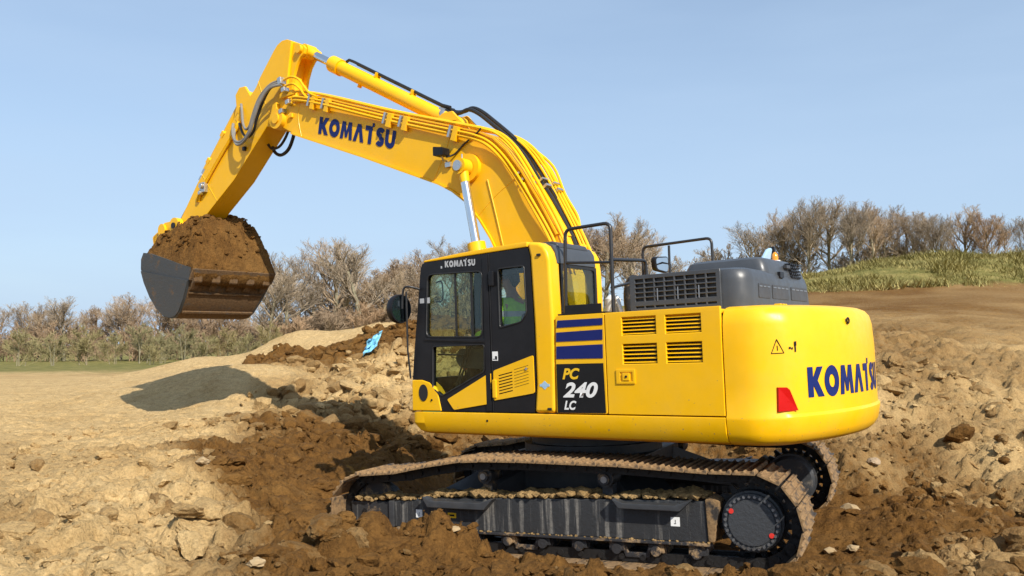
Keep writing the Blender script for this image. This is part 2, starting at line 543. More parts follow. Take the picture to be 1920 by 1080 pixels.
def fbm(x, y, octv=5, seed=0, gain=0.5):
    s = 0; a = 1.0; t = 0
    for k in range(octv):
        s = s + a * vnoise(x * 2 ** k + 17.3 * k, y * 2 ** k - 9.1 * k, seed + k); t += a; a *= gain
    return s / t - 0.5

def cells(x, y, seed=0):
    ix, iy = np.floor(x), np.floor(y)
    f1 = np.full(x.shape, 9.0); idv = np.zeros(x.shape)
    for dx in (-1, 0, 1):
        for dy in (-1, 0, 1):
            cx, cy = ix + dx, iy + dy
            px, py = cx + _h(cx, cy, seed), cy + _h(cx, cy, seed + 5)
            d = np.hypot(x - px, y - py)
            h = _h(cx, cy, seed + 9)
            m = d < f1
            idv = np.where(m, h, idv); f1 = np.where(m, d, f1)
    return f1, idv

# ------------------------------------------------------------------ terrain
# survey points: x, y, height, brownness (0 sand .. 1 wet brown soil), roughness of the surface
SV = [(-2.45,5.70,0.345,0.20,0.85),(-1.96,5.70,0.345,0.35,0.90),(-1.71,5.70,0.345,0.70,1.00),(-1.42,5.80,0.319,1.00,1.00),(-0.57,5.80,0.319,1.00,1.00),(0.44,6.00,0.266,0.90,1.00),
(1.29,6.20,0.213,0.85,0.90),(2.08,6.30,0.187,0.80,0.90),(2.70,6.30,0.187,0.60,0.80),(3.63,6.30,0.187,0.30,0.80),(-3.28,5.70,0.345,0.10,0.50),(-2.51,8.00,0.172,0.75,1.00),
(-2.07,8.00,0.147,0.95,1.00),(-1.65,7.90,0.145,1.00,1.00),(-1.24,7.75,0.187,1.00,1.00),(-0.93,7.60,0.233,1.00,1.00),(-0.59,7.40,0.262,1.00,1.00),(-0.26,7.00,0.233,1.00,1.00),
(0.00,6.80,0.185,0.95,1.00),(0.24,6.60,0.155,0.85,0.80),(1.99,6.75,0.141,0.80,0.70),(2.58,7.00,0.107,0.90,1.00),(3.00,7.00,0.128,0.75,1.00),(3.98,7.20,0.122,0.30,0.80),
(-2.98,6.90,0.361,0.05,0.75),(-2.74,7.30,0.363,0.12,0.90),(-3.90,9.00,0.453,0.00,0.50),(-3.52,9.20,0.478,0.02,0.80),(-4.18,10.40,0.554,0.00,0.60),(-2.98,8.20,0.453,0.15,0.90),
(-3.25,8.00,0.414,0.00,0.80),(-5.13,11.80,0.524,0.00,0.40),(-4.68,12.20,0.591,0.00,0.55),(-4.59,13.00,0.628,0.20,0.70),(-6.09,14.00,0.663,0.00,0.30),(-5.00,9.00,0.453,0.10,0.60),
(-7.59,13.60,0.655,0.05,0.45),(-5.59,14.30,0.726,0.00,0.35),(-5.04,14.50,0.755,0.02,0.40),(-6.89,15.80,0.900,0.00,0.25),(-6.26,16.00,0.987,0.00,0.25),(-5.64,16.20,1.126,0.00,0.25),
(-7.38,16.90,1.074,0.00,0.15),(-6.60,17.10,1.297,0.00,0.15),(-5.89,17.20,1.444,0.00,0.15),(-5.22,17.10,1.403,0.05,0.20),(-4.54,16.60,1.160,0.25,0.40),(-9.28,16.60,0.903,0.00,0.15),
(-8.50,19.50,0.677,0.00,0.20),(-6.55,19.50,1.039,0.10,0.20),(-3.74,11.20,0.522,0.85,0.90),(-4.13,13.60,0.655,0.90,0.90),(-2.61,9.20,0.143,0.90,0.80),(-2.52,10.20,0.236,0.95,0.60),
(-3.15,10.00,0.420,0.95,0.90),(-3.06,11.80,0.379,1.00,0.70),(-1.95,9.30,0.237,0.90,0.70),(-2.31,11.00,0.264,0.95,0.70),(-3.30,13.30,0.534,0.85,0.90),(-2.56,12.90,0.447,0.95,1.00),
(-2.08,12.90,0.463,0.95,1.00),(-1.43,12.20,0.329,0.95,0.90),(-1.52,11.20,0.180,0.95,0.80),(-4.03,16.20,0.976,0.50,1.00),(-3.14,14.90,0.835,0.40,1.00),(-2.42,15.00,0.920,0.30,1.00),
(-1.75,14.80,0.896,0.25,1.00),(-3.47,16.40,1.066,0.25,1.00),(-2.68,16.60,1.160,0.15,1.00),(-1.94,16.40,1.168,0.10,1.00),(-3.64,18.30,1.315,0.40,1.00),(-3.06,18.90,1.474,0.25,1.00),
(-2.35,18.90,1.474,0.10,1.00),(-5.86,19.60,1.411,0.90,1.00),(-5.24,20.00,1.737,1.00,1.00),(-4.49,20.00,1.675,0.90,1.00),(-3.90,20.20,1.724,0.90,1.00),(-3.37,20.80,2.057,1.00,0.90),
(-2.98,21.20,2.325,1.00,0.90),(-2.47,21.40,2.436,1.00,0.90),(-1.34,21.50,2.493,0.90,0.90),(0.55,22.00,2.508,0.80,0.90),(-6.71,22.00,1.139,0.10,0.20),(-5.27,23.50,1.382,0.10,0.20),
(-3.52,23.50,1.966,0.10,0.30),(-9.60,22.00,0.976,0.00,0.10),(-10.40,22.00,0.921,0.00,0.10),(-10.92,25.00,0.949,0.00,0.10),(-12.13,25.00,0.857,0.00,0.10),(-13.37,25.00,0.857,0.00,0.10),
(-10.27,25.00,1.073,0.00,0.10),(-10.23,26.50,1.388,0.00,0.10),(-9.59,27.00,1.514,0.00,0.10),(-8.90,27.20,1.494,0.00,0.10),(-8.64,28.00,1.571,0.00,0.10),(-12.31,30.00,0.658,0.10,0.10),
(-10.03,31.00,0.848,0.10,0.10),(-15.11,30.00,0.658,0.10,0.10),(-7.86,28.00,2.023,0.00,0.10),(-7.12,28.50,2.328,0.00,0.12),(-5.52,28.50,2.328,0.00,0.15),(-4.63,28.50,2.595,0.05,0.40),
(-3.92,28.50,2.595,0.10,0.30),(-14.55,26.00,0.752,0.00,0.10),(-16.93,40.00,0.607,0.30,0.10),(-12.70,40.00,0.805,0.30,0.10),(-21.41,40.00,0.607,0.20,0.10),(-8.11,42.00,1.327,0.20,0.10),
(-25.59,60.00,0.506,0.10,0.10),(-17.76,62.00,0.769,0.20,0.10),(-10.06,62.00,2.157,0.20,0.10),(-32.13,60.00,0.506,0.10,0.10),(-40.53,95.00,0.194,0.10,0.10),(-21.32,95.00,1.138,0.10,0.10),
(-11.27,95.00,3.208,0.10,0.10),(0.00,95.00,4.690,0.10,0.10),(14.26,95.00,5.878,0.10,0.10),(3.33,9.00,0.180,0.95,1.00),(3.82,9.00,0.180,0.80,1.00),(5.04,9.20,0.143,0.40,0.90),
(3.89,10.50,0.413,0.70,1.00),(4.56,10.70,0.451,0.50,1.00),(6.05,11.00,0.412,0.30,0.90),(4.72,11.90,0.805,0.25,1.00),(5.39,12.40,0.990,0.25,1.00),(7.58,13.00,0.948,0.20,0.80),
(6.10,14.00,1.484,0.45,1.00),(8.78,15.00,1.458,0.40,0.90),(7.20,16.50,1.880,0.55,0.90),(10.55,18.00,1.827,0.40,0.70),(8.24,22.00,2.206,0.55,0.60),(9.62,22.00,2.343,0.55,0.70),
(13.50,23.00,2.394,0.50,0.70),(12.01,32.00,3.307,0.70,0.30),(14.02,32.00,3.447,0.70,0.30),(18.83,32.00,3.608,0.60,0.30),(13.25,36.50,4.015,0.70,0.20),(16.00,36.50,4.129,0.70,0.20),
(21.49,36.50,4.313,0.60,0.20),(14.91,41.00,5.028,0.20,0.30),(16.45,41.00,5.235,0.20,0.30),(18.00,41.00,5.493,0.20,0.30),(24.19,41.00,5.906,0.20,0.30),(20.00,55.00,6.114,0.20,0.20),
(24.15,55.00,6.529,0.20,0.20),(32.44,55.00,6.875,0.20,0.20),(15.35,50.00,5.224,0.20,0.20),(10.64,50.00,4.440,0.20,0.20),(2.56,6.79,-0.061,0.90,0.50),(2.71,7.11,-0.089,0.90,0.50),
(2.88,7.46,-0.056,0.90,0.50),(3.26,8.28,0.030,0.90,0.50),(3.65,9.09,-0.044,0.90,0.50),(3.82,9.45,-0.072,0.90,0.50),(3.96,9.76,-0.039,0.90,0.50),(1.93,7.09,-0.085,0.90,0.50),
(2.08,7.41,-0.112,0.90,0.50),(2.25,7.76,-0.080,0.90,0.50),(2.63,8.57,0.006,0.90,0.50),(3.01,9.39,-0.068,0.90,0.50),(3.19,9.75,-0.095,0.90,0.50),(3.33,10.06,-0.063,0.90,0.50),
(1.12,7.48,-0.115,0.90,0.50),(1.27,7.79,-0.142,0.90,0.50),(1.43,8.15,-0.110,0.90,0.50),(1.82,8.96,-0.024,0.90,0.50),(2.20,9.77,-0.098,0.90,0.50),(2.37,10.13,-0.125,0.90,0.50),
(2.52,10.44,-0.093,0.90,0.50),(0.21,7.90,-0.148,0.90,0.50),(0.36,8.22,-0.176,0.90,0.50),(0.53,8.57,-0.143,0.90,0.50),(0.91,9.39,-0.057,0.90,0.50),(1.30,10.20,-0.131,0.90,0.50),
(1.47,10.56,-0.158,0.90,0.50),(1.61,10.87,-0.126,0.90,0.50),(-0.69,8.33,-0.181,0.90,0.50),(-0.54,8.65,-0.209,0.90,0.50),(-0.38,9.00,-0.176,0.90,0.50),(0.01,9.81,-0.090,0.90,0.50),
(0.39,10.63,-0.164,0.90,0.50),(0.56,10.99,-0.192,0.90,0.50),(0.71,11.30,-0.159,0.90,0.50),(-1.50,8.71,-0.211,0.90,0.50),(-1.35,9.03,-0.239,0.90,0.50),(-1.19,9.38,-0.206,0.90,0.50),
(-0.80,10.20,-0.120,0.90,0.50),(-0.42,11.01,-0.194,0.90,0.50),(-0.25,11.37,-0.222,0.90,0.50),(-0.10,11.68,-0.189,0.90,0.50),(-1.82,9.68,-0.230,0.90,0.50),(-1.44,10.50,-0.144,0.90,0.50),
(-1.05,11.31,-0.218,0.90,0.50),(-0.88,11.67,-0.245,0.90,0.50),(-0.74,11.98,-0.213,0.90,0.50),(2.18,6.46,-0.011,0.85,0.70),(1.10,6.97,-0.011,0.85,0.70),(0.29,7.36,0.009,0.85,0.70),
(4.73,10.46,0.180,0.70,0.90),(2.93,11.31,0.114,0.70,0.90),(1.12,12.16,0.047,0.70,0.90),(-0.69,13.02,-0.020,0.70,0.90),(5.16,11.36,0.437,0.70,0.90),(3.35,12.21,0.370,0.70,0.90),
(1.55,13.07,0.304,0.70,0.90),(-0.26,13.92,0.237,0.70,0.90),(-8.00,2.00,0.500,0.20,0.30),(0.00,2.00,0.300,0.20,0.30),(8.00,2.00,0.250,0.20,0.30),(-8.00,-6.00,0.400,0.20,0.30),
(0.00,-6.00,0.300,0.20,0.30),(8.00,-6.00,0.300,0.20,0.30),(-20.00,10.00,0.800,0.20,0.30),(-20.00,25.00,0.800,0.20,0.30),(20.00,10.00,0.500,0.20,0.30),(22.00,25.00,1.800,0.20,0.30),
(-40.00,40.00,0.600,0.20,0.30),(45.00,40.00,4.000,0.20,0.30),(-60.00,90.00,0.200,0.20,0.30),(70.00,90.00,6.000,0.20,0.30),(-60.00,-40.00,0.000,0.20,0.30),(60.00,-40.00,0.000,0.20,0.30)]
SV = np.array(SV)
_P = SV[:, :2]
def _tps(r2):
    return np.where(r2 > 1e-9, 0.5 * r2 * np.log(np.maximum(r2, 1e-9)), 0.0)
_n = len(_P)
_S = 10.0
_Q = _P / _S
_K = _tps(((_Q[:, None, :] - _Q[None, :, :]) ** 2).sum(-1)) + np.eye(_n) * 2e-4
_A = np.zeros((_n + 3, _n + 3))
_A[:_n, :_n] = _K; _A[:_n, _n] = 1; _A[:_n, _n + 1:] = _Q; _A[_n, :_n] = 1; _A[_n + 1:, :_n] = _Q.T
_rhs = np.zeros((_n + 3, 1)); _rhs[:_n, 0] = SV[:, 2]
_W = np.linalg.solve(_A, _rhs)[:, 0]

def base_fields(x, y):
    """smooth height, brownness, roughness at world x, y (1-D arrays)"""
    h = np.empty(x.shape); b = np.empty(x.shape); r = np.empty(x.shape)
    for i in range(0, len(x), 40000):
        xs = np.stack([np.clip(x[i:i + 40000], -60, 70), np.clip(y[i:i + 40000], -40, 95)], -1) / _S
        d2 = ((xs[:, None, :] - _Q[None, :, :]) ** 2).sum(-1)
        h[i:i + 40000] = _tps(d2) @ _W[:_n] + _W[_n] + xs @ _W[_n + 1:]
        w = 1.0 / (d2 + 0.0006) ** 1.6
        w /= w.sum(1, keepdims=True)
        b[i:i + 40000] = w @ SV[:, 3]; r[i:i + 40000] = w @ SV[:, 4]
    return h, b, r

# machine pose (needed here so the ground is pressed flat under the crawlers)
POSE = Matrix.Translation((0.913, 9.386, -0.137)) @ Euler((R(-0.38), R(1.91), R(154.7)), 'XYZ').to_matrix().to_4x4()
SLEW = R(-11.38)
HOUSE = POSE @ Matrix.Rotation(SLEW, 4, 'Z')
_inv = np.array(POSE.inverted())

def ground_z(x, y, detail=True):
    h, b, r = base_fields(x, y)
    far = np.clip((y - 26) / 30, 0, 1)
    if detail:
        # distance to the crawler footprint: press the soil there
        lx = _inv[0, 0] * x + _inv[0, 1] * y + _inv[0, 2] * h + _inv[0, 3]
        ly = _inv[1, 0] * x + _inv[1, 1] * y + _inv[1, 2] * h + _inv[1, 3]
        under = np.clip(1.2 - np.maximum(np.abs(lx) / 2.5, np.abs(ly) / 1.75), 0, 0.2) / 0.2
        rr = r * (1 - 0.75 * under)
        n = 0.55 * fbm(x * 0.55, y * 0.55, 3, 3)
        c1, i1 = cells(x * 1.5 + 0.35 * fbm(x * 3, y * 3, 2, 70), y * 1.5 + 0.35 * fbm(x * 3, y * 3, 2, 71), 11)
        c2, i2 = cells(x * 4.2 + 0.4 * fbm(x * 9, y * 9, 2, 72), y * 4.2 + 0.4 * fbm(x * 9, y * 9, 2, 73), 23)
        c3, i3 = cells(x * 11.0, y * 11.0, 31)
        dome = lambda c, q: np.sqrt(np.clip(1 - (c / q) ** 2, 0, 1))
        lump = 0.17 * i1 * dome(c1, .72) + 0.135 * i2 * i2 * dome(c2, .70) + 0.055 * i3 * dome(c3, .68) - 0.11
        rid = np.abs(fbm(x * 3.3, y * 3.3, 4, 45, 0.6))
        fine = 0.10 * fbm(x * 6, y * 6, 5, 41, 0.68) - 0.10 * np.clip(0.07 - rid, 0, 1) / 0.07
        near = np.clip((60 - y) / 40, 0, 1)
        h = h + near * (rr * (0.30 * n + lump * 1.2 * np.clip((rr - .15) * 1.5, 0, 1) + fine) + (1 - rr) * (0.08 * n + 0.035 * fbm(x * 3, y * 3, 5, 51, .6) - 0.045 * np.clip(0.045 - np.abs(fbm(x * 1.3, y * 1.0, 4, 57, .55)), 0, 1) / 0.045))
        h = h + far * 0.8 * fbm(x * 0.03, y * 0.03, 3, 61)
    return h, b, r

def axis_vals(parts):
    out = []
    for a, b, st in parts:
        n = max(1, int(round((b - a) / st)))
        out += list(np.linspace(a, b, n, endpoint=False))
    return out
def grow(start, end, st, k=1.25):
    out = []; v = start; s = st
    while abs(v - start) < abs(end - start):
        out.append(v); v += s if end > start else -s; s *= k
    out.append(end)
    return out
gx = sorted(grow(-9.0, -3000, 0.08, 1.14)[1:]) + axis_vals([(-9.0, -5.0, 0.05), (-5.0, 5.5, 0.03), (5.5, 9.5, 0.055)]) + grow(9.5, 3000, 0.08, 1.14)
gy = sorted(grow(4.6, -600, 0.1, 1.3)[1:]) + axis_vals([(4.6, 10.0, 0.026), (10.0, 14.0, 0.04), (14.0, 21.0, 0.055), (21.0, 30.0, 0.10)]) + grow(30.0, 4000, 0.2, 1.10)
gx, gy = np.array(gx), np.array(gy)
GX, GY = np.meshgrid(gx, gy)
fxv, fyv = GX.ravel(), GY.ravel()
hz, bz, rz_ = ground_z(fxv, fyv)
gme = bpy.data.meshes.new('ground')
nv = len(fxv); nx, ny = len(gx), len(gy)
gme.vertices.add(nv)
gme.vertices.foreach_set('co', np.stack([fxv, fyv, hz], -1).ravel())
ii = (np.arange(ny - 1)[:, None] * nx + np.arange(nx - 1)[None, :]).ravel()
quads = np.stack([ii, ii + 1, ii + nx + 1, ii + nx], -1)
gme.loops.add(quads.size); gme.polygons.add(len(quads))
gme.loops.foreach_set('vertex_index', quads.ravel())
gme.polygons.foreach_set('loop_start', np.arange(len(quads)) * 4)
gme.polygons.foreach_set('loop_total', np.full(len(quads), 4))
gme.polygons.foreach_set('use_smooth', np.ones(len(quads), bool))
gme.update()
at = gme.attributes.new('brown', 'FLOAT', 'POINT')
at.data.foreach_set('value', np.clip(bz + 0.35 * fbm(fxv * 0.9, fyv * 0.9, 4, 81), 0, 1))
gr = np.clip((fyv - 31) / 6, 0, 1) * np.clip(0.5 + (fyv - 40) / 30, 0.0, 1)
gr = np.where(fxv > 10, np.clip((fyv - 35.5) / 3, 0, 1), gr)
ag = gme.attributes.new('grass', 'FLOAT', 'POINT')
ag.data.foreach_set('value', gr)
gme.materials.append(M['ground'])
ground = bpy.data.objects.new('ground', gme)
COL.objects.link(ground)
tag(ground, kind='structure')

# ------------------------------------------------------------------ excavator
exc = bpy.data.objects.new('excavator', None)
COL.objects.link(exc)
exc.empty_display_size = 0.5
exc.matrix_world = POSE
tag(exc, 'large yellow tracked excavator with its bucket raised full of soil', 'excavator')

def hp(mb, name, mat, parent=None, **kw):
    """part of the slewing upper structure (level 1 under the excavator) or sub-part of one"""
    o = finish(mb.bm(), name, mat, parent if parent is not None else exc, **kw)
    if parent is None:
        o.rotation_euler = (0, 0, SLEW)
    return o

def tp(mb, name, mat, parent=None, **kw):
    return finish(mb.bm(), name, mat, parent if parent is not None else exc, **kw)

# ---- lettering ----------------------------------------------------
def stroke(path, w):
    P = [Vector(p) for p in path]
    L, Rr = [], []
    for i in range(len(P)):
        t = (P[min(i + 1, len(P) - 1)] - P[max(i - 1, 0)]).normalized()
        n = Vector((-t.y, t.x)) * w / 2
        L.append(tuple(P[i] + n)); Rr.append(tuple(P[i] - n))
    return L + Rr[::-1]
def arc(cx, cy, rx, ry, a0, a1, n=14):
    return [(cx + rx * math.cos(R(a0 + (a1 - a0) * k / n)), cy + ry * math.sin(R(a0 + (a1 - a0) * k / n))) for k in range(n + 1)]
GL = {
    'K': (0.92, [[(0, 0), (0, 1), (.31, 1), (.31, .64), (.55, 1), (.92, 1), (.57, .54), (.95, 0), (.57, 0), (.31, .4), (.31, 0)]]),
    'O': (1.00, [arc(.5, .5, .5, .53, 0, 360 - 15, 23), arc(.5, .5, .19, .22, 0, 360 - 15, 23)]),
    'M': (1.12, [[(0, 0), (.12, 1), (.42, 1), (.56, .48), (.70, 1), (1.0, 1), (1.12, 0), (.83, 0), (.775, .56), (.66, .10), (.46, .10), (.345, .56), (.29, 0)]]),
    'A': (0.98, [[(0, 0), (.33, 1), (.65, 1), (.98, 0), (.67, 0), (.49, .62), (.31, 0)]]),
    'T': (0.60, [[(.0, .74), (0, 1), (.60, 1), (.60, .0), (.30, .0), (.30, .74)]]),
    '.': (0.20, [[(.0, .98), (0, 1.19), (.19, 1.19), (.19, .98)]]),
    'S': (0.72, [stroke(arc(.36, .735, .235, .155, 20, 270, 12)[:-1] + [(.36, .575)] + arc(.36, .27, .24, .155, 80, -160, 12), .27)]),
    'U': (0.86, [stroke([(.145, 1.0), (.145, .7)] + arc(.43, .40, .285, .27, 180, 360, 14) + [(.715, .7), (.715, 1.0)], .29)]),
}
def word_polys(word, gap=0.075):
    u = 0; out = []
    for ch in word:
        w, loops = GL[ch]
        if ch == '.':
            out.append([[(p[0] + u - gap - 0.04, p[1]) for p in l] for l in loops]); u += w * 0.45 - gap
        else:
            out.append([[(p[0] + u, p[1]) for p in l] for l in loops])
        u += w + gap
    return out, u - gap
def lettering(word, place, parent, mat, name='lettering'):
    polys, width = word_polys(word)
    mb = MB()
    for loops in polys:
        tris = tessellate_polygon([[Vector((p[0], p[1], 0)) for p in l] for l in loops])
        flat = [p for l in loops for p in l]
        mb.add([place(p[0] / width, p[1]) for p in flat], tris)
    o = finish(mb.bm(), name, mat, parent, smooth=False, recalc=False)
    return o
def font_text(body, place, w, h, parent, mat, shear=0.28, name='lettering', bold=0.035):
    cu = bpy.data.curves.new('text', 'FONT')
    cu.body = body; cu.size = 1.0; cu.shear = shear; cu.offset = bold
    to = bpy.data.objects.new('text', cu)
    COL.objects.link(to)
    dg = bpy.context.evaluated_depsgraph_get()
    me = bpy.data.meshes.new_from_object(to.evaluated_get(dg))
    bpy.data.objects.remove(to)
    xs = [v.co.x for v in me.vertices]; ys = [v.co.y for v in me.vertices]
    x0, x1, y0, y1 = min(xs), max(xs), min(ys), max(ys)
    for v in me.vertices:
        v.co = Vector(place((v.co.x - x0) / (x1 - x0), (v.co.y - y0) / (y1 - y0)))
    me.name = name
    o = bpy.data.objects.new(name, me)
    COL.objects.link(o); o.parent = parent
    me.materials.clear(); me.materials.append(M[mat])
    return o

# ---- counterweight -----------------------------------------------
def cw_outline(inset, rear):
    """plan outline from the left seam round the tail to the right seam"""
    yl = 1.385 - inset
    P = [(-2.13, yl), (-2.22, yl), (-2.30, yl - 0.004)]
    # rounded corner to the tail arc (radius about the slew axis)
    rr = rear - inset
    cyy = yl - 0.20
    a_end = math.asin(min(0.99, (cyy + 0.03) / rr))
    ex, ey = -rr * math.cos(a_end), rr * math.sin(a_end)
    p0, p1, p2 = Vector((-2.32, yl - 0.006)), Vector((-2.445, yl - 0.02)), Vector((ex, ey))
    for k in range(1, 7):
        t = k / 6
        q = p0 * (1 - t) ** 2 + p1 * 2 * t * (1 - t) + p2 * t * t
        P.append((q.x, q.y))
    for k in range(1, 24):
        a = a_end * (1 - 2 * k / 24)
        P.append((-rr * math.cos(a), rr * math.sin(a)))
    P += [(x, -y) for x, y in reversed(P[:9])]
    return P
levels = [(1.118, 0.13, 2.885), (1.135, 0.07, 2.885), (1.165, 0.035, 2.885), (1.22, 0.012, 2.895), (1.33, 0.0, 2.905), (1.352, 0.0, 2.905), (1.375, 0.010, 2.898),
          (1.6, 0.012, 2.898), (1.9, 0.012, 2.898), (2.10, 0.018, 2.893), (2.18, 0.032, 2.888), (2.225, 0.06, 2.88), (2.25, 0.11, 2.875), (2.262, 0.18, 2.87)]
mb = MB()
rings = [[(x, y, z) for x, y in cw_outline(i, r)] for z, i, r in levels]
nn = len(rings[0])
vsx = [p for rg in rings for p in rg]
fsx = []
for i in range(len(rings) - 1):
    for k in range(nn - 1):
        fsx.append((i * nn + k, i * nn + k + 1, (i + 1) * nn + k + 1, (i + 1) * nn + k))
    fsx.append((i * nn, (i + 1) * nn, (i + 1) * nn + nn - 1, i * nn + nn - 1))
fsx.append(tuple(range(nn)))
fsx.append(tuple(range((len(rings) - 1) * nn, len(rings) * nn)))
mb.add(vsx, fsx)
cw = hp(mb, 'counterweight', 'yellow', ang=30)
CW_OUT = cw_outline(0.012, 2.898)
def on_cw(a, z, off=0.005):
    """point on the tail face: angle a about the slew axis (radians, + to the left), height z"""
    dx, dy = -math.cos(a), math.sin(a)
    for (ax_, ay_), (bx, by) in zip(CW_OUT[:-1], CW_OUT[1:]):
        ex, ey = bx - ax_, by - ay_
        den = dx * ey - dy * ex
        if abs(den) < 1e-12: continue
        t = (ax_ * ey - ay_ * ex) / den
        u = (ax_ * dy - ay_ * dx) / den
        if t > 0 and -1e-6 <= u <= 1 + 1e-6:
            return (dx * (t + off), dy * (t + off), z)
    return (dx * 2.886, dy * 2.886, z)
lettering('KOMAT.SU', lambda u, v: on_cw(R(21.1 - u * 30.5), 1.497 + v * 0.245), cw, 'blue_letter')
# red reflector, left of the tail (and its twin on the right)
for sg in (1, -1):
    mb = MB()
    q = [(26.95, 1.592), (25.75, 1.590), (25.35, 1.57), (24.1, 1.405), (27.1, 1.400)]
    mb.add([on_cw(sg * R(a), z, 0.004) for a, z in q] + [on_cw(sg * R(a), z, 0.024) for a, z in q],
           [tuple(range(5)), tuple(range(9, 4, -1))] + [(i, (i + 1) % 5, (i + 1) % 5 + 5, i + 5) for i in range(5)])
    hp(mb, 'reflector', 'red', cw, smooth=False)
# warning triangle (thin outline) and small sticker
mb = MB()
tri = [(27.4, 1.862), (25.6, 1.864), (26.55, 1.975)]
for i in range(3):
    a, b = tri[i], tri[(i + 1) % 3]
    mb.tube([on_cw(R(a[0] + (b[0] - a[0]) * k / 6), a[1] + (b[1] - a[1]) * k / 6, 0.001) for k in range(7)], 0.0035, 5)
mb.tube([on_cw(R(26.5), 1.885, 0.001), on_cw(R(26.52), 1.925, 0.001)], 0.004, 5)
hp(mb, 'warning_triangle', 'decal_black', cw)
mb = MB()
for a0, a1, z0, z1 in ((24.9, 24.6, 1.895, 1.912), (24.45, 24.15, 1.89, 1.908), (23.75, 23.45, 1.87, 1.93), (23.8, 23.3, 1.92, 1.955)):
    mb.add([on_cw(R(a0), z0, .006), on_cw(R(a1), z0, .006), on_cw(R(a1), z1, .006), on_cw(R(a0), z1, .006)], [(0, 1, 2, 3)])
hp(mb, 'warning_sticker', 'decal_black', cw, smooth=False)
# lifting boss recess ring
mb = MB()
mb.tube([on_cw(R(7.6) + 0.008 * math.cos(R(k * 30)), 2.12 + 0.023 * math.sin(R(k * 30)), 0.0) for k in range(13)], 0.008, 6, False)
hp(mb, 'lifting_boss', 'black', cw)

# ---- revolving frame skirt (yellow sill along the left side) ------
def skirt(name, y, sgn):
    # profile in y-z: upright upper band, chamfered lower band tucked under
    prof = [(y, 1.352), (y, 1.235), (y - sgn * 0.045, 1.145), (y - sgn * 0.10, 1.122), (y - sgn * 0.30, 1.122), (y - sgn * 0.30, 1.352)]
    mb = MB()
    x0, x1 = -2.122, 1.362
    n = len(prof)
    xs = [x0, 1.20, 1.30, 1.345, x1]
    ins = [0, 0, 0.010, 0.03, 0.06]
    vs = []
    for x, q in zip(xs, ins):
        for (py, pz) in prof:
            zz = pz + (q * 1.4 if pz < 1.2 else 0)
            vs.append((x, py - sgn * q * 0.4, zz))
    fs = []
    for i in range(len(xs) - 1):
        for k in range(n):
            fs.append((i * n + k, i * n + (k + 1) % n, (i + 1) * n + (k + 1) % n, (i + 1) * n + k))
    fs.append(tuple(range(n))); fs.append(tuple(range((len(xs) - 1) * n, len(xs) * n)))
    mb.add(vs, fs)
    return hp(mb, name, 'yellow', bevel=0.008)
sk = skirt('side_skirt', 1.385, 1)
sk2 = skirt('side_skirt', -1.385, -1)
mb = MB(); mb.cyl((0.36, 1.380, 1.275), (0.36, 1.388, 1.275), 0.012, n=10)
hp(mb, 'drain_bolt', 'black', sk)
mb = MB(); mb.box(0.98, 1.22, 1.34, 1.378, 1.3535, 1.3595)
hp(mb, 'green_tape', 'green_mark', sk)
# deck plate & swing frame under the house
mb = MB(); mb.box(-2.1, 1.25, -1.08, 1.08, 1.125, 1.30); mb.box(-2.05, 1.30, -1.25, 1.25, 1.30, 1.345)
fr = hp(mb, 'revolving_frame', 'black')
mb = MB(); mb.cyl((0, 0, 0.93), (0, 0, 1.125), 0.66, n=40); mb.cyl((0, 0, 0.88), (0, 0, 0.97), 0.74, n=40)
hp(mb, 'swing_ring', 'frame', ang=50)

# ---- engine house: side panels ------------------------------------
YS = 1.382
def grid_slab(mb, xs, zs, hole, y0, y1):
    """slab in x-z of thickness y0..y1 with rectangular holes (hole(i,j) true)"""
    nx_, nz_ = len(xs) - 1, len(zs) - 1
    def ok(i, j):
        return 0 <= i < nx_ and 0 <= j < nz_ and not hole(i, j)
    idx = {}
    def V(i, j, k):
        if (i, j, k) not in idx:
            idx[(i, j, k)] = len(mb.v); mb.v.append((xs[i], (y0, y1)[k], zs[j]))
        return idx[(i, j, k)]
    for i in range(nx_):
        for j in range(nz_):
            if not ok(i, j): continue
            mb.f.append((V(i, j, 1), V(i + 1, j, 1), V(i + 1, j + 1, 1), V(i, j + 1, 1)))
            mb.f.append((V(i, j, 0), V(i, j + 1, 0), V(i + 1, j + 1, 0), V(i + 1, j, 0)))
            for di, dj, a, b in ((-1, 0, (i, j), (i, j + 1)), (1, 0, (i + 1, j), (i + 1, j + 1)), (0, -1, (i, j), (i + 1, j)), (0, 1, (i, j + 1), (i + 1, j + 1))):
                if not ok(i + di, j + dj):
                    mb.f.append((V(*a, 0), V(*b, 0), V(*b, 1), V(*a, 1)))
# engine bay body behind the panels (dark inside)
mb = MB(); mb.box(-2.11, -0.47, -1.30, 1.28, 1.346, 2.20)
bay = hp(mb, 'engine_bay', 'black')
mb = MB(); mb.box(-2.11, -0.46, -1.36, 1.335, 2.205, 2.246)
topdeck = hp(mb, 'engine_deck', 'yellow', bevel=0.012)
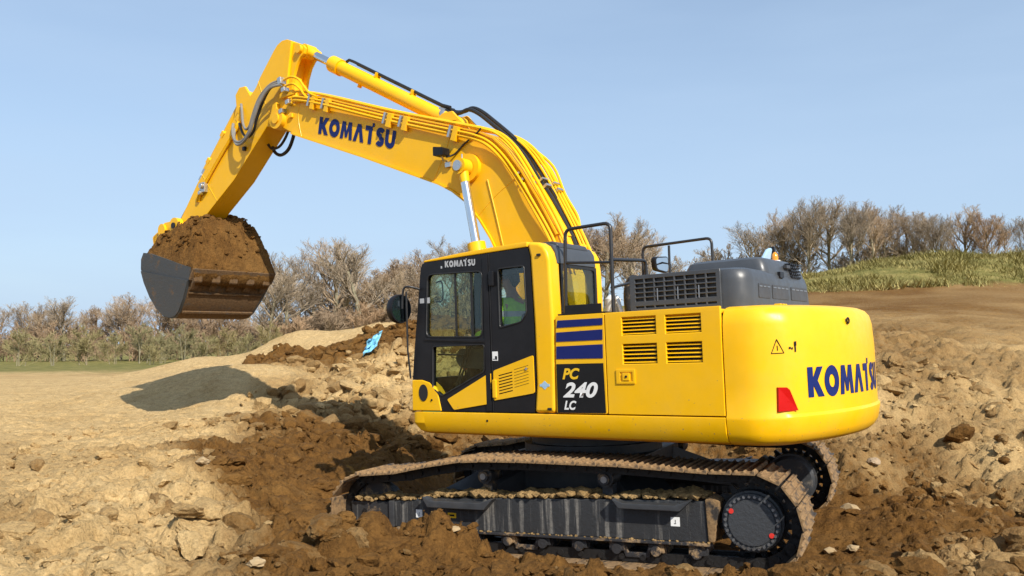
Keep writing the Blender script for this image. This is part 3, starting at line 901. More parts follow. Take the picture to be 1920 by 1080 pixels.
# large left door with four louvred openings
lx = [-2.118, -1.945, -1.617, -1.527, -1.192, -1.022]
lz = [1.362, 1.805, 1.980, 2.058, 2.217, 2.268]
mb = MB(); grid_slab(mb, lx, lz, lambda i, j: i in (1, 3) and j in (1, 3), 1.345, YS)
door = hp(mb, 'engine_door', 'yellow', bevel=0.006)
slat = MB(); slat.add([(0, 1.350, 0.0), (0, 1.374, -0.011), (0, 1.374, -0.0075), (0, 1.350, 0.0045), (1, 1.350, 0.0), (1, 1.374, -0.011), (1, 1.374, -0.0075), (1, 1.350, 0.0045)],
                     [(0, 1, 5, 4), (1, 2, 6, 5), (2, 3, 7, 6), (3, 0, 4, 7), (0, 3, 2, 1), (4, 5, 6, 7)])
first = None
for i in (1, 3):
    for j in (1, 3):
        for k in range(5):
            z = lz[j] + (lz[j + 1] - lz[j]) * (k + 0.55) / 5
            if first is None:
                first = hp(slat, 'louvre_slat', 'yellow', door, smooth=False); o = first
            else:
                o = first.copy(); COL.objects.link(o); o.parent = door
            o.location = (lx[i], 0, z); o.scale = (lx[i + 1] - lx[i], 1, 1)
# handle plate
mb = MB(); grid_slab(mb, [-1.308, -1.285, -1.16, -1.121], [1.632, 1.655, 1.735, 1.757], lambda i, j: i == 1 and j == 1, YS, YS + 0.010)
hd = hp(mb, 'door_handle', 'yellow', door, bevel=0.002)
mb = MB(); mb.box(-1.255, -1.185, YS + 0.001, YS + 0.016, 1.660, 1.728); hp(mb, 'handle_pull', 'yellow', door, bevel=0.004)
mb = MB(); mb.cyl((-1.225, YS + 0.014, 1.695), (-1.225, YS + 0.021, 1.695), 0.011, n=10); hp(mb, 'lock', 'black', door)
# narrow panel with the stripes and model number
mb = MB(); mb.prism(roundpoly([(-1.012, 1.362), (-0.465, 1.362), (-0.475, 1.9), (-0.49, 2.268), (-1.012, 2.268)], 0.02), 1.345, YS - 0.002)
dp = hp(mb, 'stripe_panel', 'yellow', bevel=0.008)
def flat(poly, y, name, mat, parent):
    mb = MB(); mb.prism(poly, y - 0.0015, y)
    return hp(mb, name, mat, parent, smooth=False)
YD = YS + 0.0025
for q in ([(-0.512, 2.224), (-1.000, 2.224), (-0.998, 2.162), (-0.500, 2.156)],
          [(-0.494, 2.112), (-0.996, 2.122), (-0.992, 2.028), (-0.490, 2.026)],
          [(-0.490, 1.982), (-0.992, 1.988), (-0.989, 1.862), (-0.486, 1.866)]):
    flat(q, YD, 'blue_stripe', 'blue', dp)
flat([(-0.484, 1.818), (-0.990, 1.818), (-0.998, 1.372), (-0.482, 1.366)], YD, 'number_plate', 'decal_black', dp)
def side_place(xl, xr, z0, z1, y):
    return lambda u, v: (xl + (xr - xl) * u, y, z0 + (z1 - z0) * v)
font_text('PC', side_place(-0.548, -0.738, 1.675, 1.778, YD + 0.003), 1, 1, dp, 'yellow_print')
font_text('240', side_place(-0.548, -0.925, 1.508, 1.648, YD + 0.003), 1, 1, dp, 'white')
font_text('LC', side_place(-0.556, -0.690, 1.396, 1.480, YD + 0.003), 1, 1, dp, 'white')
# right-hand side panels (seen only from elsewhere)
mb = MB(); mb.box(-2.118, -0.47, -YS, -1.31, 1.362, 2.268)
hp(mb, 'engine_door', 'yellow', bevel=0.01)
mb = MB(); mb.box(-0.455, 0.42, -YS, -0.52, 1.36, 2.30)
hp(mb, 'fuel_tank', 'yellow', bevel=0.04)
mb = MB(); mb.box(0.43, 1.22, -YS + 0.02, -0.58, 1.36, 1.86)
hp(mb, 'tool_box', 'yellow', bevel=0.03)

# ---- hood ---------------------------------------------------------
# left grille wall with open slots
gxs = [-2.03]; 
colw, barw = 0.082, 0.020
x = -2.01
gxs = [-2.04, -2.00]
for k in range(8):
    gxs += [gxs[-1] + 0.083, gxs[-1] + 0.083 + 0.0165]
gxs[-1] = -1.165
gzs = [2.250, 2.300, 2.318, 2.345, 2.362]
for k in range(5):
    gzs += [gzs[-1] + 0.030, gzs[-1] + 0.030 + 0.013]
gzs[-1] = 2.600
mb = MB(); grid_slab(mb, gxs, gzs, lambda i, j: (1 <= i <= len(gxs) - 3 and i % 2 == 1 and j % 2 == 0 and 4 <= j <= len(gzs) - 3) or (i % 2 == 1 and 1 <= i <= len(gxs) - 3 and j in (1,)), 1.130, 1.155)
grille = hp(mb, 'hood_grille', 'grey', bevel=0.003, segs=1)
mb = MB(); mb.box(-2.03, -1.175, 1.1262, 1.1295, 2.255, 2.595); hp(mb, 'grille_slot_shade', 'rubber', grille, smooth=False)  # black sheet added behind the slots, standing in for the shade inside them
for xx in (-1.8435, -1.6445, -1.4455):
    mb = MB(); mb.box(xx - 0.005, xx + 0.005, 1.156, 1.160, 2.36, 2.47)
    hp(mb, 'grille_brace', 'steel', grille, smooth=False)
# main hood shell: plan outline with rounded rear-left corner, lofted
def loft(mb, outlines):
    n = len(outlines[0])
    vs = [p for o in outlines for p in o]
    fs = []
    for i in range(len(outlines) - 1):
        for k in range(n):
            fs.append((i * n + k, i * n + (k + 1) % n, (i + 1) * n + (k + 1) % n, (i + 1) * n + k))
    fs.append(tuple(range(n - 1, -1, -1))); fs.append(tuple(range((len(outlines) - 1) * n, len(outlines) * n)))
    return mb.add(vs, fs)
def hood_ring(z, ins, xf=-1.155, yr=-0.56, lean=0.0):
    P = []
    xr, yl = -2.26 + ins, 1.125 - ins * 0.6
    for k in range(7):
        a = R(90 + 90 * k / 6)
        P.append((xr + 0.17 + 0.17 * math.cos(a), yl - 0.17 + 0.17 * math.sin(a)))
    for k in range(5):
        a = R(180 + 90 * k / 4)
        P.append((xr + 0.06 + 0.06 * math.cos(a), yr + lean + 0.06 + 0.06 * math.sin(a)))
    P += [(xf - ins * 0.3, yr + lean), (xf - ins * 0.3, yl)]
    return [(px, py, z) for px, py in P]
mb = MB(); loft(mb, [hood_ring(2.247, 0.0), hood_ring(2.30, 0.0), hood_ring(2.50, 0.0, lean=0.05), hood_ring(2.56, 0.012, lean=0.07), hood_ring(2.59, 0.035, lean=0.09), hood_ring(2.605, 0.08, lean=0.12)])
hood = hp(mb, 'engine_hood', 'grey', ang=32)
# raised rear hood
def ring2(z, ins, l=0.0):
    xr, xf, yl, yr = -2.245 + ins + l * 0.15, -1.44 - ins, 0.60 - ins, -0.53 + ins + l
    P = roundpoly([(xr, yl), (xr, yr), (xf, yr), (xf, yl)], 0.09, 4)
    return [(a, b, z) for a, b in P]
mb = MB(); loft(mb, [ring2(2.53, 0.0, 0.02), ring2(2.60, 0.0, 0.05), ring2(2.67, 0.01, 0.10), ring2(2.712, 0.03, 0.14), ring2(2.732, 0.07, 0.17), ring2(2.740, 0.12, 0.19)])
hood2 = hp(mb, 'hood_cover', 'grey', ang=32)
# recessed panels and ribs on the tail face of the hood
for y0, y1 in ((0.86, 0.58), (0.52, 0.10), (0.02, -0.44)):
    mb = MB(); mb.prism(rrect(y1, y0, 2.345, 2.470, 0.012, 2), -2.2655, -2.259, 'x')
    hp(mb, 'hood_panel', 'darkgrey', hood, smooth=False)
for y0, y1 in ((0.86, 0.58), (0.52, 0.10), (0.02, -0.44)):
    m_ = 4 if y0 - y1 > 0.3 else 3
    for k in range(m_):
        a = y0 - (y0 - y1) * (k + 0.15) / m_
        mb = MB(); mb.box(-2.2695, -2.266, a - (y0 - y1) * 0.7 / m_, a, 2.440, 2.450)
        hp(mb, 'vent_lip', 'steel', hood, smooth=False)
mb = MB()
for r_ in range(5):
    for c in range(5):
        y = -0.02 - c * 0.055 - r_ * 0.012; z = 2.69 - r_ * 0.030
        mb.box(-2.262, -2.20, y - 0.017, y + 0.017, z - 0.008, z + 0.008)
hp(mb, 'vent_slot', 'black', hood2, smooth=False)
mb = MB(); mb.box(-2.266, -2.24, 0.30, 0.20, 2.545, 2.60); hp(mb, 'hood_latch', 'black', hood)
mb = MB(); mb.box(-2.262, -2.23, 0.10, 0.0, 2.645, 2.675); hp(mb, 'vent_cap', 'darkgrey', hood2)
# yellow hinge lugs on the counterweight top
for yy in (0.62, 0.54, 0.48, 0.10, 0.04):
    mb = MB(); mb.box(-2.37, -2.31, yy - 0.016, yy + 0.016, 2.255, 2.292)
    hp(mb, 'hinge_lug', 'yellow', cw, bevel=0.006)
# beacon lamp with blue cowl
mb = MB(); mb.cyl((-2.05, -0.20, 2.735), (-2.05, -0.20, 2.755), 0.05, n=16); 
bc = hp(mb, 'beacon', 'white')
mb = MB(); mb.tube([(-2.05, -0.20, z) for z in (2.755, 2.79, 2.82, 2.838)], [0.03, 0.032, 0.024, 0.008], 16); hp(mb, 'lamp', 'amber', bc)
mb = MB(); mb.prism([(-0.02, 2.75), (0.20, 2.74), (0.02, 2.865), (-0.06, 2.885), (-0.09, 2.87)], -2.02, -1.985, 'x'); mb.v = [(x_, y_ - 0.14, z_) for x_, y_, z_ in mb.v]
hp(mb, 'cowl', 'sticker_blue', bc, bevel=0.01)
mb = MB(); mb.box(-2.03, -1.98, -0.29, -0.245, 2.74, 2.90); hp(mb, 'bracket', 'black', bc, bevel=0.008)

# ---- handrails, step, right mirror --------------------------------
def rail(name, pts, r=0.017, rad=0.07):
    P = []
    pts = [Vector(p) for p in pts]
    for i, p in enumerate(pts):
        if i in (0, len(pts) - 1):
            P.append(p); continue
        a = p + (pts[i - 1] - p).normalized() * min(rad, (pts[i - 1] - p).length * 0.45)
        c = p + (pts[i + 1] - p).normalized() * min(rad, (pts[i + 1] - p).length * 0.45)
        for k in range(6):
            t = k / 5
            P.append(a * (1 - t) ** 2 + p * 2 * t * (1 - t) + c * t * t)
    mb = MB(); mb.tube(P, r, 10)
    return mb
r1 = hp(rail('handrail', [(-0.525, 1.25, 2.30), (-0.550, 1.25, 3.09), (-1.045, 1.25, 3.10), (-1.042, 1.25, 2.25)]), 'handrail', 'rail')
mb = rail('x', [(-0.54, 1.25, 2.775), (-1.03, 1.25, 2.735)], 0.013); hp(mb, 'mid_rail', 'rail', r1)
r2 = hp(rail('handrail', [(-1.03, 1.25, 2.76), (-1.06, 0.62, 2.79), (-1.06, 0.60, 2.25)], rad=0.05), 'handrail', 'rail')
mb = rail('x', [(-1.03, 1.25, 2.50), (-1.05, 0.80, 2.58), (-1.05, 0.80, 2.25)], 0.013); hp(mb, 'mid_rail', 'rail', r2)
r3 = hp(rail('handrail', [(-0.06, -1.2, 2.28), (-0.08, -1.2, 3.165), (-0.97, -1.2, 3.185), (-0.985, -1.2, 2.25)]), 'handrail', 'rail')
mb = rail('x', [(-0.42, -1.2, 2.28), (-0.43, -1.2, 3.15)], 0.015); hp(mb, 'rail_post', 'rail', r3)
mb = MB(); mb.box(-1.0, -0.50, 1.18, 1.36, 2.270, 2.285); mb.box(-0.98, -0.585, 1.352, 1.366, 2.272, 2.36)
hp(mb, 'step_plate', 'black', bevel=0.004)
# white canister behind the cab
mb = MB(); mb.tube([(-0.84, 0.90, z) for z in (2.25, 2.26, 2.42, 2.45, 2.46)], [0.06, 0.075, 0.075, 0.05, 0.02], 16)
can = hp(mb, 'canister', 'white_plastic')
mb = MB(); mb.tube(spline([(-0.88, 0.93, 2.44), (-0.93, 0.98, 2.42), (-0.98, 1.02, 2.34), (-1.02, 1.05, 2.25)]), 0.02, 8); hp(mb, 'canister_hose', 'white_plastic', can)
mb = MB(); mb.tube(spline([(-0.80, 0.50, 2.25), (-0.82, 0.55, 2.50), (-0.88, 0.55, 2.62), (-0.95, 0.45, 2.55), (-0.98, 0.4, 2.25)]), 0.05, 10)
hp(mb, 'intake_pipe', 'roller')
# far mirror on the right-hand rail
mb = MB(); mb.tube([(-0.42, -1.22, 2.60), (-0.42, -1.24, 2.93), (-0.30, -1.26, 2.96)], 0.012, 8)
fm = hp(mb, 'mirror_arm', 'rail')
mb = MB(); mb.prism(roundpoly([(-1.42, 2.84), (-1.10, 2.86), (-1.08, 3.02), (-1.44, 3.05)], 0.05), -0.30, -0.24, 'x'); hp(mb, 'mirror_housing', 'black', fm, bevel=0.015)
mb = MB(); mb.prism(roundpoly([(-1.40, 2.855), (-1.12, 2.875), (-1.10, 3.005), (-1.42, 3.035)], 0.05), -0.304, -0.3015, 'x'); hp(mb, 'mirror_glass', 'chrome', fm, smooth=False)
# ---- cab ----------------------------------------------------------
YC = 1.385
mb = MB()
# left rear pillar with rounded top, roof shell, right rear pillar, sills
mb.prism([(-.196, 2.947), (-.218, 2.86), (-.24, 2.19), (-.243, 1.64), (-.212, 1.362), (-.448, 1.362), (-.468, 2.18), (-.452, 2.55), (-.445, 2.80), (-.425, 2.88), (-.385, 2.945), (-.325, 2.982), (-.198, 3.0)], 1.20, YC)
cab = hp(mb, 'cab', 'yellow', bevel=0.035, segs=3)
mb = MB(); mb.prism([(1.165, 2.918), (1.150, 2.940), (.67, 2.972), (.2, 2.993), (-.192, 3.003), (-.192, 2.951)], .45, YC)
roof = hp(mb, 'cab_roof', 'yellow', cab, bevel=0.014)
mb = MB(); mb.prism([(1.02, 2.93), (1.02, 2.975), (.6, 2.998), (-.33, 3.010), (-.40, 2.99), (-.425, 2.94), (-.19, 2.93)], .62, 1.18)
hp(mb, 'roof_hatch', 'darkgrey', cab, bevel=0.02)
mb = MB(); mb.prism([(-.30, 2.99), (-.40, 2.965), (-.44, 2.90), (-.455, 2.775), (-.36, 2.775)], .545, 1.26)
hp(mb, 'rear_header', 'grey', cab, bevel=0.012)
mb = MB(); mb.prism([(-.30, 1.36), (-.455, 1.36), (-.462, 2.2), (-.455, 2.70), (-.435, 2.88), (-.39, 2.955), (-.30, 2.985)], .43, .535)
hp(mb, 'rear_pillar', 'yellow', cab, bevel=0.025)
mb = MB(); mb.box(-.445, -.38, .54, 1.195, 1.36, 2.285); mb.box(-.452, -.39, .54, 1.195, 2.285, 2.31)
hp(mb, 'rear_wall', 'black', cab, bevel=0.004)
mb = MB(); mb.holed([(1.195, .54), (1.195, 1.0)] and [(.54, 2.31), (1.2, 2.31), (1.2, 2.772), (.54, 2.772)], [rrect(.575, 1.165, 2.345, 2.745, .04)], -.452, -.425, 'x')
hp(mb, 'rear_window_frame', 'rubber', cab)
mb = MB(); mb.prism(rrect(.575, 1.165, 2.345, 2.745, .04), -.442, -.436, 'x'); hp(mb, 'rear_window', 'glass', cab, smooth=False)
# black left side: A-pillar, door and fixed rear section in one frame with three openings
pane1 = roundpoly([(1.112, 2.787), (.371, 2.765), (.397, 2.103), (1.149, 2.132)], .07, 4)
pane2 = roundpoly([(1.060, 2.030), (.372, 2.030), (.383, 1.759), (.955, 1.515), (1.075, 1.60)], .03, 3)
pane3 = roundpoly([(.175, 2.770), (-.144, 2.773), (-.157, 2.31), (-.09, 2.232), (.172, 2.185)], .03, 3)
outer = [(1.357, 1.687), (1.330, 1.95), (1.205, 2.862), (1.180, 2.905), (1.145, 2.918), (-.194, 2.945), (-.216, 2.86), (-.238, 2.19), (-.240, 1.64), (-.21, 1.364), (.958, 1.362), (1.0, 1.53), (1.055, 1.605), (1.12, 1.655), (1.22, 1.683)]
mb = MB(); mb.holed(outer, [pane1, pane2, pane3], 1.325, YC - .008)
df = hp(mb, 'cab_door', 'black', cab, ang=40)
for nm, pl in (('door_window', pane1), ('lower_window', pane2), ('side_window', pane3)):
    mb = MB(); mb.prism(pl, 1.345, 1.351); hp(mb, nm, 'glass_clear' if nm == 'side_window' else 'glass', cab, smooth=False)
# rubber seals round the openings, proud of the frame
for pl in (pane1, pane2, pane3):
    mb = MB(); mb.tube([(p[0], YC - .006, p[1]) for p in pl + [pl[0]]], .008, 6, False); hp(mb, 'window_seal', 'rubber', cab)
mb = MB(); mb.box(.735, .755, 1.352, 1.366, 2.118, 2.776); mb.box(.52, .545, 1.352, 1.364, 2.11, 2.77); hp(mb, 'sliding_window_bar', 'rubber', cab)
for P in ([(.66, 2.025), (.83, 1.585)], [(.61, 2.025), (.79, 1.60)], [(1.06, 1.945), (.70, 1.93)]):
    mb = MB(); mb.tube([(x_, 1.30, z_) for x_, z_ in P], .010, 6); hp(mb, 'guard_bar', 'rubber', cab)
mb = MB(); mb.tube(spline([(1.06, 1.30, 2.70), (.99, 1.29, 2.70), (.985, 1.29, 2.52), (1.06, 1.30, 2.50)]), .009, 6); hp(mb, 'grab_handle', 'rubber', cab)
# door edge (vertical split) and crossbar
mb = MB(); mb.box(.278, .286, YC - .010, YC - .002, 1.37, 2.93); hp(mb, 'door_gap', 'rubber', cab, smooth=False)
mb = MB(); mb.prism([(.30, 1.37), (.36, 1.37), (.36, 2.9), (.295, 2.92)], YC - .009, YC + .006); hp(mb, 'door_edge', 'black', cab, bevel=.006)
mb = MB(); mb.prism([(1.17, 2.095), (.36, 2.045), (.36, 2.085), (1.165, 2.118)], YC - .009, YC + .004); hp(mb, 'door_crossbar', 'black', cab, bevel=.004)
mb = MB(); mb.box(.215, .275, YC - .005, YC + .03, 2.60, 2.75); hp(mb, 'hinge', 'black', cab, bevel=.012)
mb = MB(); mb.box(.225, .275, YC - .004, YC + .018, 1.50, 1.68); hp(mb, 'hinge', 'yellow', cab, bevel=.01)
# yellow lower panels
mb = MB(); mb.prism([(1.366, 1.362), (1.363, 1.683), (1.22, 1.684), (1.12, 1.656), (1.055, 1.606), (1.0, 1.531), (.959, 1.363)], 1.25, YC + .002)
fc = hp(mb, 'front_corner_panel', 'yellow', cab, bevel=.012)
mb = MB(); mb.prism([(1.20 + .062 * math.cos(R(k * 18)), 1.55 + .088 * math.sin(R(k * 18))) for k in range(20)], YC + .0025, YC + .007); hp(mb, 'oval_port', 'rubber', cab, smooth=False)
mb = MB(); mb.cyl((1.085, YC, 1.475), (1.085, YC + .01, 1.475), .011, n=8); hp(mb, 'corner_lock', 'black', cab)
mb = MB(); mb.prism(roundpoly([(.876, 1.482), (.298, 1.753), (.301, 1.445), (.787, 1.376)], .018), YC - .007, YC + .004)
hp(mb, 'door_panel', 'yellow', cab, bevel=.004)
mb = MB()
p2 = roundpoly([(.262, 1.767), (-.222, 1.908), (-.226, 1.549), (.267, 1.475)], .02)
slots = []
for k in range(7):
    t = k / 6.0
    zl, zr = 1.722 - .178 * t, 1.757 - .178 * t
    slots.append([(.203, zl), (.030, zr), (.030, zr - .011), (.203, zl - .011)])
mb.holed(p2, slots, YC - .007, YC + .004)
hp(mb, 'vent_panel', 'yellow', cab, ang=40)
mb = MB()
for k in range(7):
    t = k / 6.0
    zl, zr = 1.776 - .17 * t, 1.815 - .17 * t
    mb.prism([(.005, zl), (-.165, zr), (-.165, zr - .003), (.005, zl - .003)], YC + .0045, YC + .006)
hp(mb, 'vent_crease', 'black', cab, smooth=False)
mb = MB(); mb.cyl((-.14, YC + .003, 1.78), (-.14, YC + .012, 1.78), .014, n=10); hp(mb, 'vent_lock', 'fitting', cab)
# stickers
def stick(x0, x1, z0, z1, mat, parent, y=YC + .002):
    mb = MB(); mb.box(x0, x1, y - .001, y, z0, z1); return hp(mb, 'sticker', mat, parent, smooth=False)
stick(.205, .275, 1.865, 1.955, 'white', cab, YC - .004); stick(.215, .24, 1.875, 1.91, 'decal_black', cab, YC - .0025); stick(.246, .262, 1.875, 1.885, 'decal_black', cab, YC - .0025)
stick(1.165, 1.225, 2.49, 2.54, 'silver_print', cab, YC - .004); stick(1.085, 1.14, 2.485, 2.545, 'silver_print', cab, YC - .004)
mb = MB(); mb.prism([(-.345 + .05 * a, 1.622 + .042 * b) for a, b in ((1, 0), (0, 1), (-1, 0), (0, -1))], YC + .001, YC + .0025); hp(mb, 'sticker', 'sticker_blue', cab, smooth=False)
mb = MB(); mb.box(-.40, -.29, YC + .001, YC + .003, 1.610, 1.634); hp(mb, 'sticker', 'sticker_blue', cab, smooth=False)
lettering('KOMAT.SU', lambda u, v: (.861 - .405 * u, YC - .003, 2.842 - .014 * u + v * .066), cab, 'silver_print')
stick(.90, .92, 2.835, 2.86, 'silver_print', cab, YC - .004)
for (sx, sz) in ((-.33, 2.86), (-.395, 1.40)):
    mb = MB(); mb.box(sx - .022, sx + .022, YC - .004, YC + .016, sz - .012, sz + .012); hp(mb, 'rubber_stop', 'rubber', cab, bevel=.006)
# right side, front, floor
mb = MB(); mb.holed([(1.357, 1.36), (1.33, 1.95), (1.2, 2.9), (-.40, 2.94), (-.44, 1.36)], [roundpoly([(1.12, 2.80), (-.28, 2.83), (-.28, 1.95), (1.20, 1.95)], .06)], .43, .475)
hp(mb, 'right_wall', 'black', cab)
mb = MB(); mb.prism(roundpoly([(1.12, 2.80), (-.28, 2.83), (-.28, 1.95), (1.20, 1.95)], .06), .449, .455); hp(mb, 'right_window', 'glass', cab, smooth=False)
mb = MB(); mb.add([(1.357, .48, 1.70), (1.357, 1.32, 1.70), (1.200, 1.32, 2.86), (1.200, .48, 2.86), (1.351, .48, 1.70), (1.351, 1.32, 1.70), (1.194, 1.32, 2.86), (1.194, .48, 2.86)],
                  [(0, 1, 2, 3), (7, 6, 5, 4), (0, 4, 5, 1), (1, 5, 6, 2), (2, 6, 7, 3), (3, 7, 4, 0)])
hp(mb, 'windscreen', 'glass', cab, smooth=False)
mb = MB(); mb.box(1.30, 1.362, .48, 1.32, 1.362, 1.70); hp(mb, 'front_lower_panel', 'black', cab, bevel=.01)
mb = MB(); mb.box(1.16, 1.21, .48, 1.32, 2.86, 2.915); hp(mb, 'front_header', 'black', cab, bevel=.006)
mb = MB(); mb.box(-.44, 1.30, .48, 1.32, 1.346, 1.385); hp(mb, 'cab_floor', 'interior', cab)
mb = MB(); mb.box(-.38, 1.15, .48, 1.32, 2.885, 2.915); hp(mb, 'headliner', 'interior', cab)
# seat, consoles, levers, pedals
mb = MB(); mb.prism(roundpoly([(.10, 1.78), (.62, 1.80), (.64, 1.90), (.12, 1.92)], .04), .66, 1.12); mb.prism(roundpoly([(.02, 1.86), (.16, 1.88), (.10, 2.33), (-.02, 2.34)], .05), .67, 1.11); mb.box(.15, .55, .72, 1.06, 1.386, 1.78)
hp(mb, 'seat', 'seat', cab, bevel=.02)
for yy in (1.20, .58):
    mb = MB(); mb.prism(roundpoly([(.05, 1.75), (.80, 1.80), (.86, 1.90), (.80, 2.0), (.05, 1.98)], .04), yy - .065, yy + .065)
    hp(mb, 'console', 'interior', cab, bevel=.015)
    mb = MB(); mb.tube([(.72, yy, 2.0), (.74, yy, 2.06), (.73, yy, 2.10), (.73, yy, 2.17), (.735, yy, 2.19)], [.035, .02, .022, .026, .01], 10); hp(mb, 'joystick', 'rubber', cab)
mb = MB(); mb.tube([(.95, 1.18, 1.62), (.86, 1.18, 1.70), (.80, 1.18, 1.795)], .012, 6); hp(mb, 'lock_lever', 'rubber', cab)
mb = MB(); mb.tube([(.81, 1.18, 1.78), (.795, 1.18, 1.80), (.785, 1.18, 1.815)], [.02, .03, .02], 10); hp(mb, 'lever_knob', 'red_mark', cab)
for yy in (.80, .98):
    mb = MB(); mb.tube([(1.02, yy, 1.39), (.98, yy, 1.6), (.93, yy, 1.92)], .011, 6); mb.box(.98, 1.15, yy - .06, yy + .06, 1.40, 1.42); hp(mb, 'pedal', 'rubber', cab)
mb = MB(); mb.box(.90, 1.0, .50, .70, 2.05, 2.25); hp(mb, 'monitor', 'rubber', cab, bevel=.01)
# left mirror
mb = MB(); mb.tube(spline([(1.22, 1.39, 2.64), (1.27, 1.47, 2.665), (1.33, 1.50, 2.66), (1.36, 1.50, 2.58), (1.37, 1.50, 2.44)], 5), .012, 8); mb.tube([(1.345, 1.46, 2.62), (1.352, 1.45, 2.0), (1.356, 1.41, 1.70)], .010, 8)
mr = hp(mb, 'mirror_arm', 'rail')
mb = MB()
ring = [(.135 * math.cos(R(k * 15)), .155 * math.sin(R(k * 15))) for k in range(24)]
def mirp(a, b, t): return (1.40 + t + a * .15, 1.505 + a, 2.44 + b)
for sc_, t in ((.7, .07), (.95, .05), (1.0, .02), (1.0, -.012), (.97, -.022)):
    mb.v += [mirp(a * sc_, b * sc_, t) for a, b in ring]
for i in range(4):
    for k in range(24):
        mb.f.append((i * 24 + k, i * 24 + (k + 1) % 24, (i + 1) * 24 + (k + 1) % 24, (i + 1) * 24 + k))
mb.f += [tuple(range(24)), tuple(range(96, 120))]
hp(mb, 'mirror_housing', 'black', mr)
mb = MB(); mb.add([mirp(a * .9, b * .9, -.0235) for a, b in ring], [tuple(range(24))]); hp(mb, 'mirror_glass', 'mirror', mr, smooth=False)

# ---- boom ---------------------------------------------------------
boom_low = [(5.16, 5.50), (4.93, 5.31), (4.70, 5.185), (4.53, 5.11), (3.25, 4.60), (2.265, 4.185), (1.92, 4.04), (1.70, 3.92), (1.506, 3.77), (1.294, 3.52), (1.14, 3.29), (.86, 2.75), (.60, 2.15), (.42, 1.72)]
boom_top = [(.02, 1.72), (-.02, 2.1), (.05, 2.75), (.22, 3.22), (.46, 3.66), (.68, 4.02), (.87, 4.27), (1.06, 4.45), (1.27, 4.56), (1.59, 4.675), (2.75, 5.075), (3.93, 5.515), (4.50, 5.70), (4.80, 5.71), (5.05, 5.67), (5.18, 5.60)]
mb = MB(); mb.prism(boom_low + boom_top, -.215, .215)
boom = hp(mb, 'boom', 'yellow', bevel=.01, ang=30)
def strip(pts, off, th, y0, y1):
    """flange plate following a polyline in x-z"""
    P = [Vector(p) for p in pts]
    A, B = [], []
    for i, p in enumerate(P):
        t = (P[min(i + 1, len(P) - 1)] - P[max(i - 1, 0)]).normalized()
        n = Vector((-t.y, t.x))
        A.append(p + n * off); B.append(p + n * (off + th))
    mb = MB(); n = len(P)
    for y in (y0, y1):
        mb.v += [(a.x, y, a.y) for a in A] + [(b.x, y, b.y) for b in B]
    for i in range(n - 1):
        for q in ((i, i + 1, n + i + 1, n + i), (2 * n + i, 3 * n + i, 3 * n + i + 1, 2 * n + i + 1), (i, 2 * n + i, 2 * n + i + 1, i + 1), (n + i, n + i + 1, 3 * n + i + 1, 3 * n + i)):
            mb.f.append(q)
    mb.f += [(0, n, 3 * n, 2 * n), (n - 1, 3 * n - 1, 4 * n - 1, 2 * n - 1)]
    return mb
hp(strip(boom_low[2:-1], -.004, .022, -.245, .245), 'bottom_flange', 'yellow', boom)
hp(strip(boom_top[3:-3], -.004, .022, -.245, .245), 'top_flange', 'yellow', boom)
# boom tip bosses, foot boss
mb = MB(); mb.cyl((4.97, -.29, 5.43), (4.97, .29, 5.43), .145, n=32); mb.cyl((4.97, -.31, 5.43), (4.97, .31, 5.43), .075, n=20); hp(mb, 'arm_pin_boss', 'yellow', boom, ang=50)
mb = MB(); mb.cyl((.20, -.33, 1.92), (.20, .33, 1.92), .14, n=28); hp(mb, 'foot_boss', 'yellow', boom, ang=50)
mb = MB(); mb.prism([(.5, 1.36), (.42, 1.98), (.28, 2.12), (.08, 2.10), (-.10, 1.9), (-.2, 1.36)], .26, .31); mb.prism([(.5, 1.36), (.42, 1.98), (.28, 2.12), (.08, 2.10), (-.10, 1.9), (-.2, 1.36)], -.31, -.26)
hp(mb, 'boom_foot_bracket', 'yellow', bevel=.01)
WB = lambda u, v: (4.138 - 1.46 * u - .045 * v, .221, 5.072 - .472 * u + .232 * v)
lettering('KOMAT.SU', WB, boom, 'blue_letter')
# work lamp on the boom side
mb = MB(); mb.prism(roundpoly([(1.86, 4.46), (1.70, 4.43), (1.70, 4.335), (1.86, 4.345)], .015), .27, .40); hp(mb, 'work_lamp', 'black', boom, bevel=.012)
mb = MB(); mb.tube([(1.79, .216, 4.30), (1.78, .30, 4.30), (1.78, .33, 4.345)], .014, 8); mb.box(1.72, 1.80, .216, .25, 4.22, 4.28); hp(mb, 'lamp_bracket', 'fitting', boom)
mb = MB(); mb.tube(spline([(1.74, .30, 4.33), (1.65, .24, 4.36), (1.50, .235, 4.46), (1.32, .24, 4.54), (1.22, .25, 4.60)], 5), .012, 6); hp(mb, 'lamp_cable', 'rubber', boom)
mb = MB(); mb.tube([(1.17, .222, 3.98), (1.06, .222, 3.55), (.94, .222, 3.05), (.90, .222, 2.9)], .008, 6); hp(mb, 'weld_rib', 'yellow', boom)
for P in ([(4.50, 5.10), (4.56, 5.40), (4.50, 5.69)], [(2.02, 4.09), (1.80, 4.46), (1.70, 4.70)], [(1.33, 3.57), (1.02, 3.80), (.66, 3.98)]):
    for sg in (1, -1):
        mb = MB(); mb.tube(spline([(x_, .2155 * sg, z_) for x_, z_ in P], 8), .0055, 6); hp(mb, 'weld_seam', 'yellow', boom)
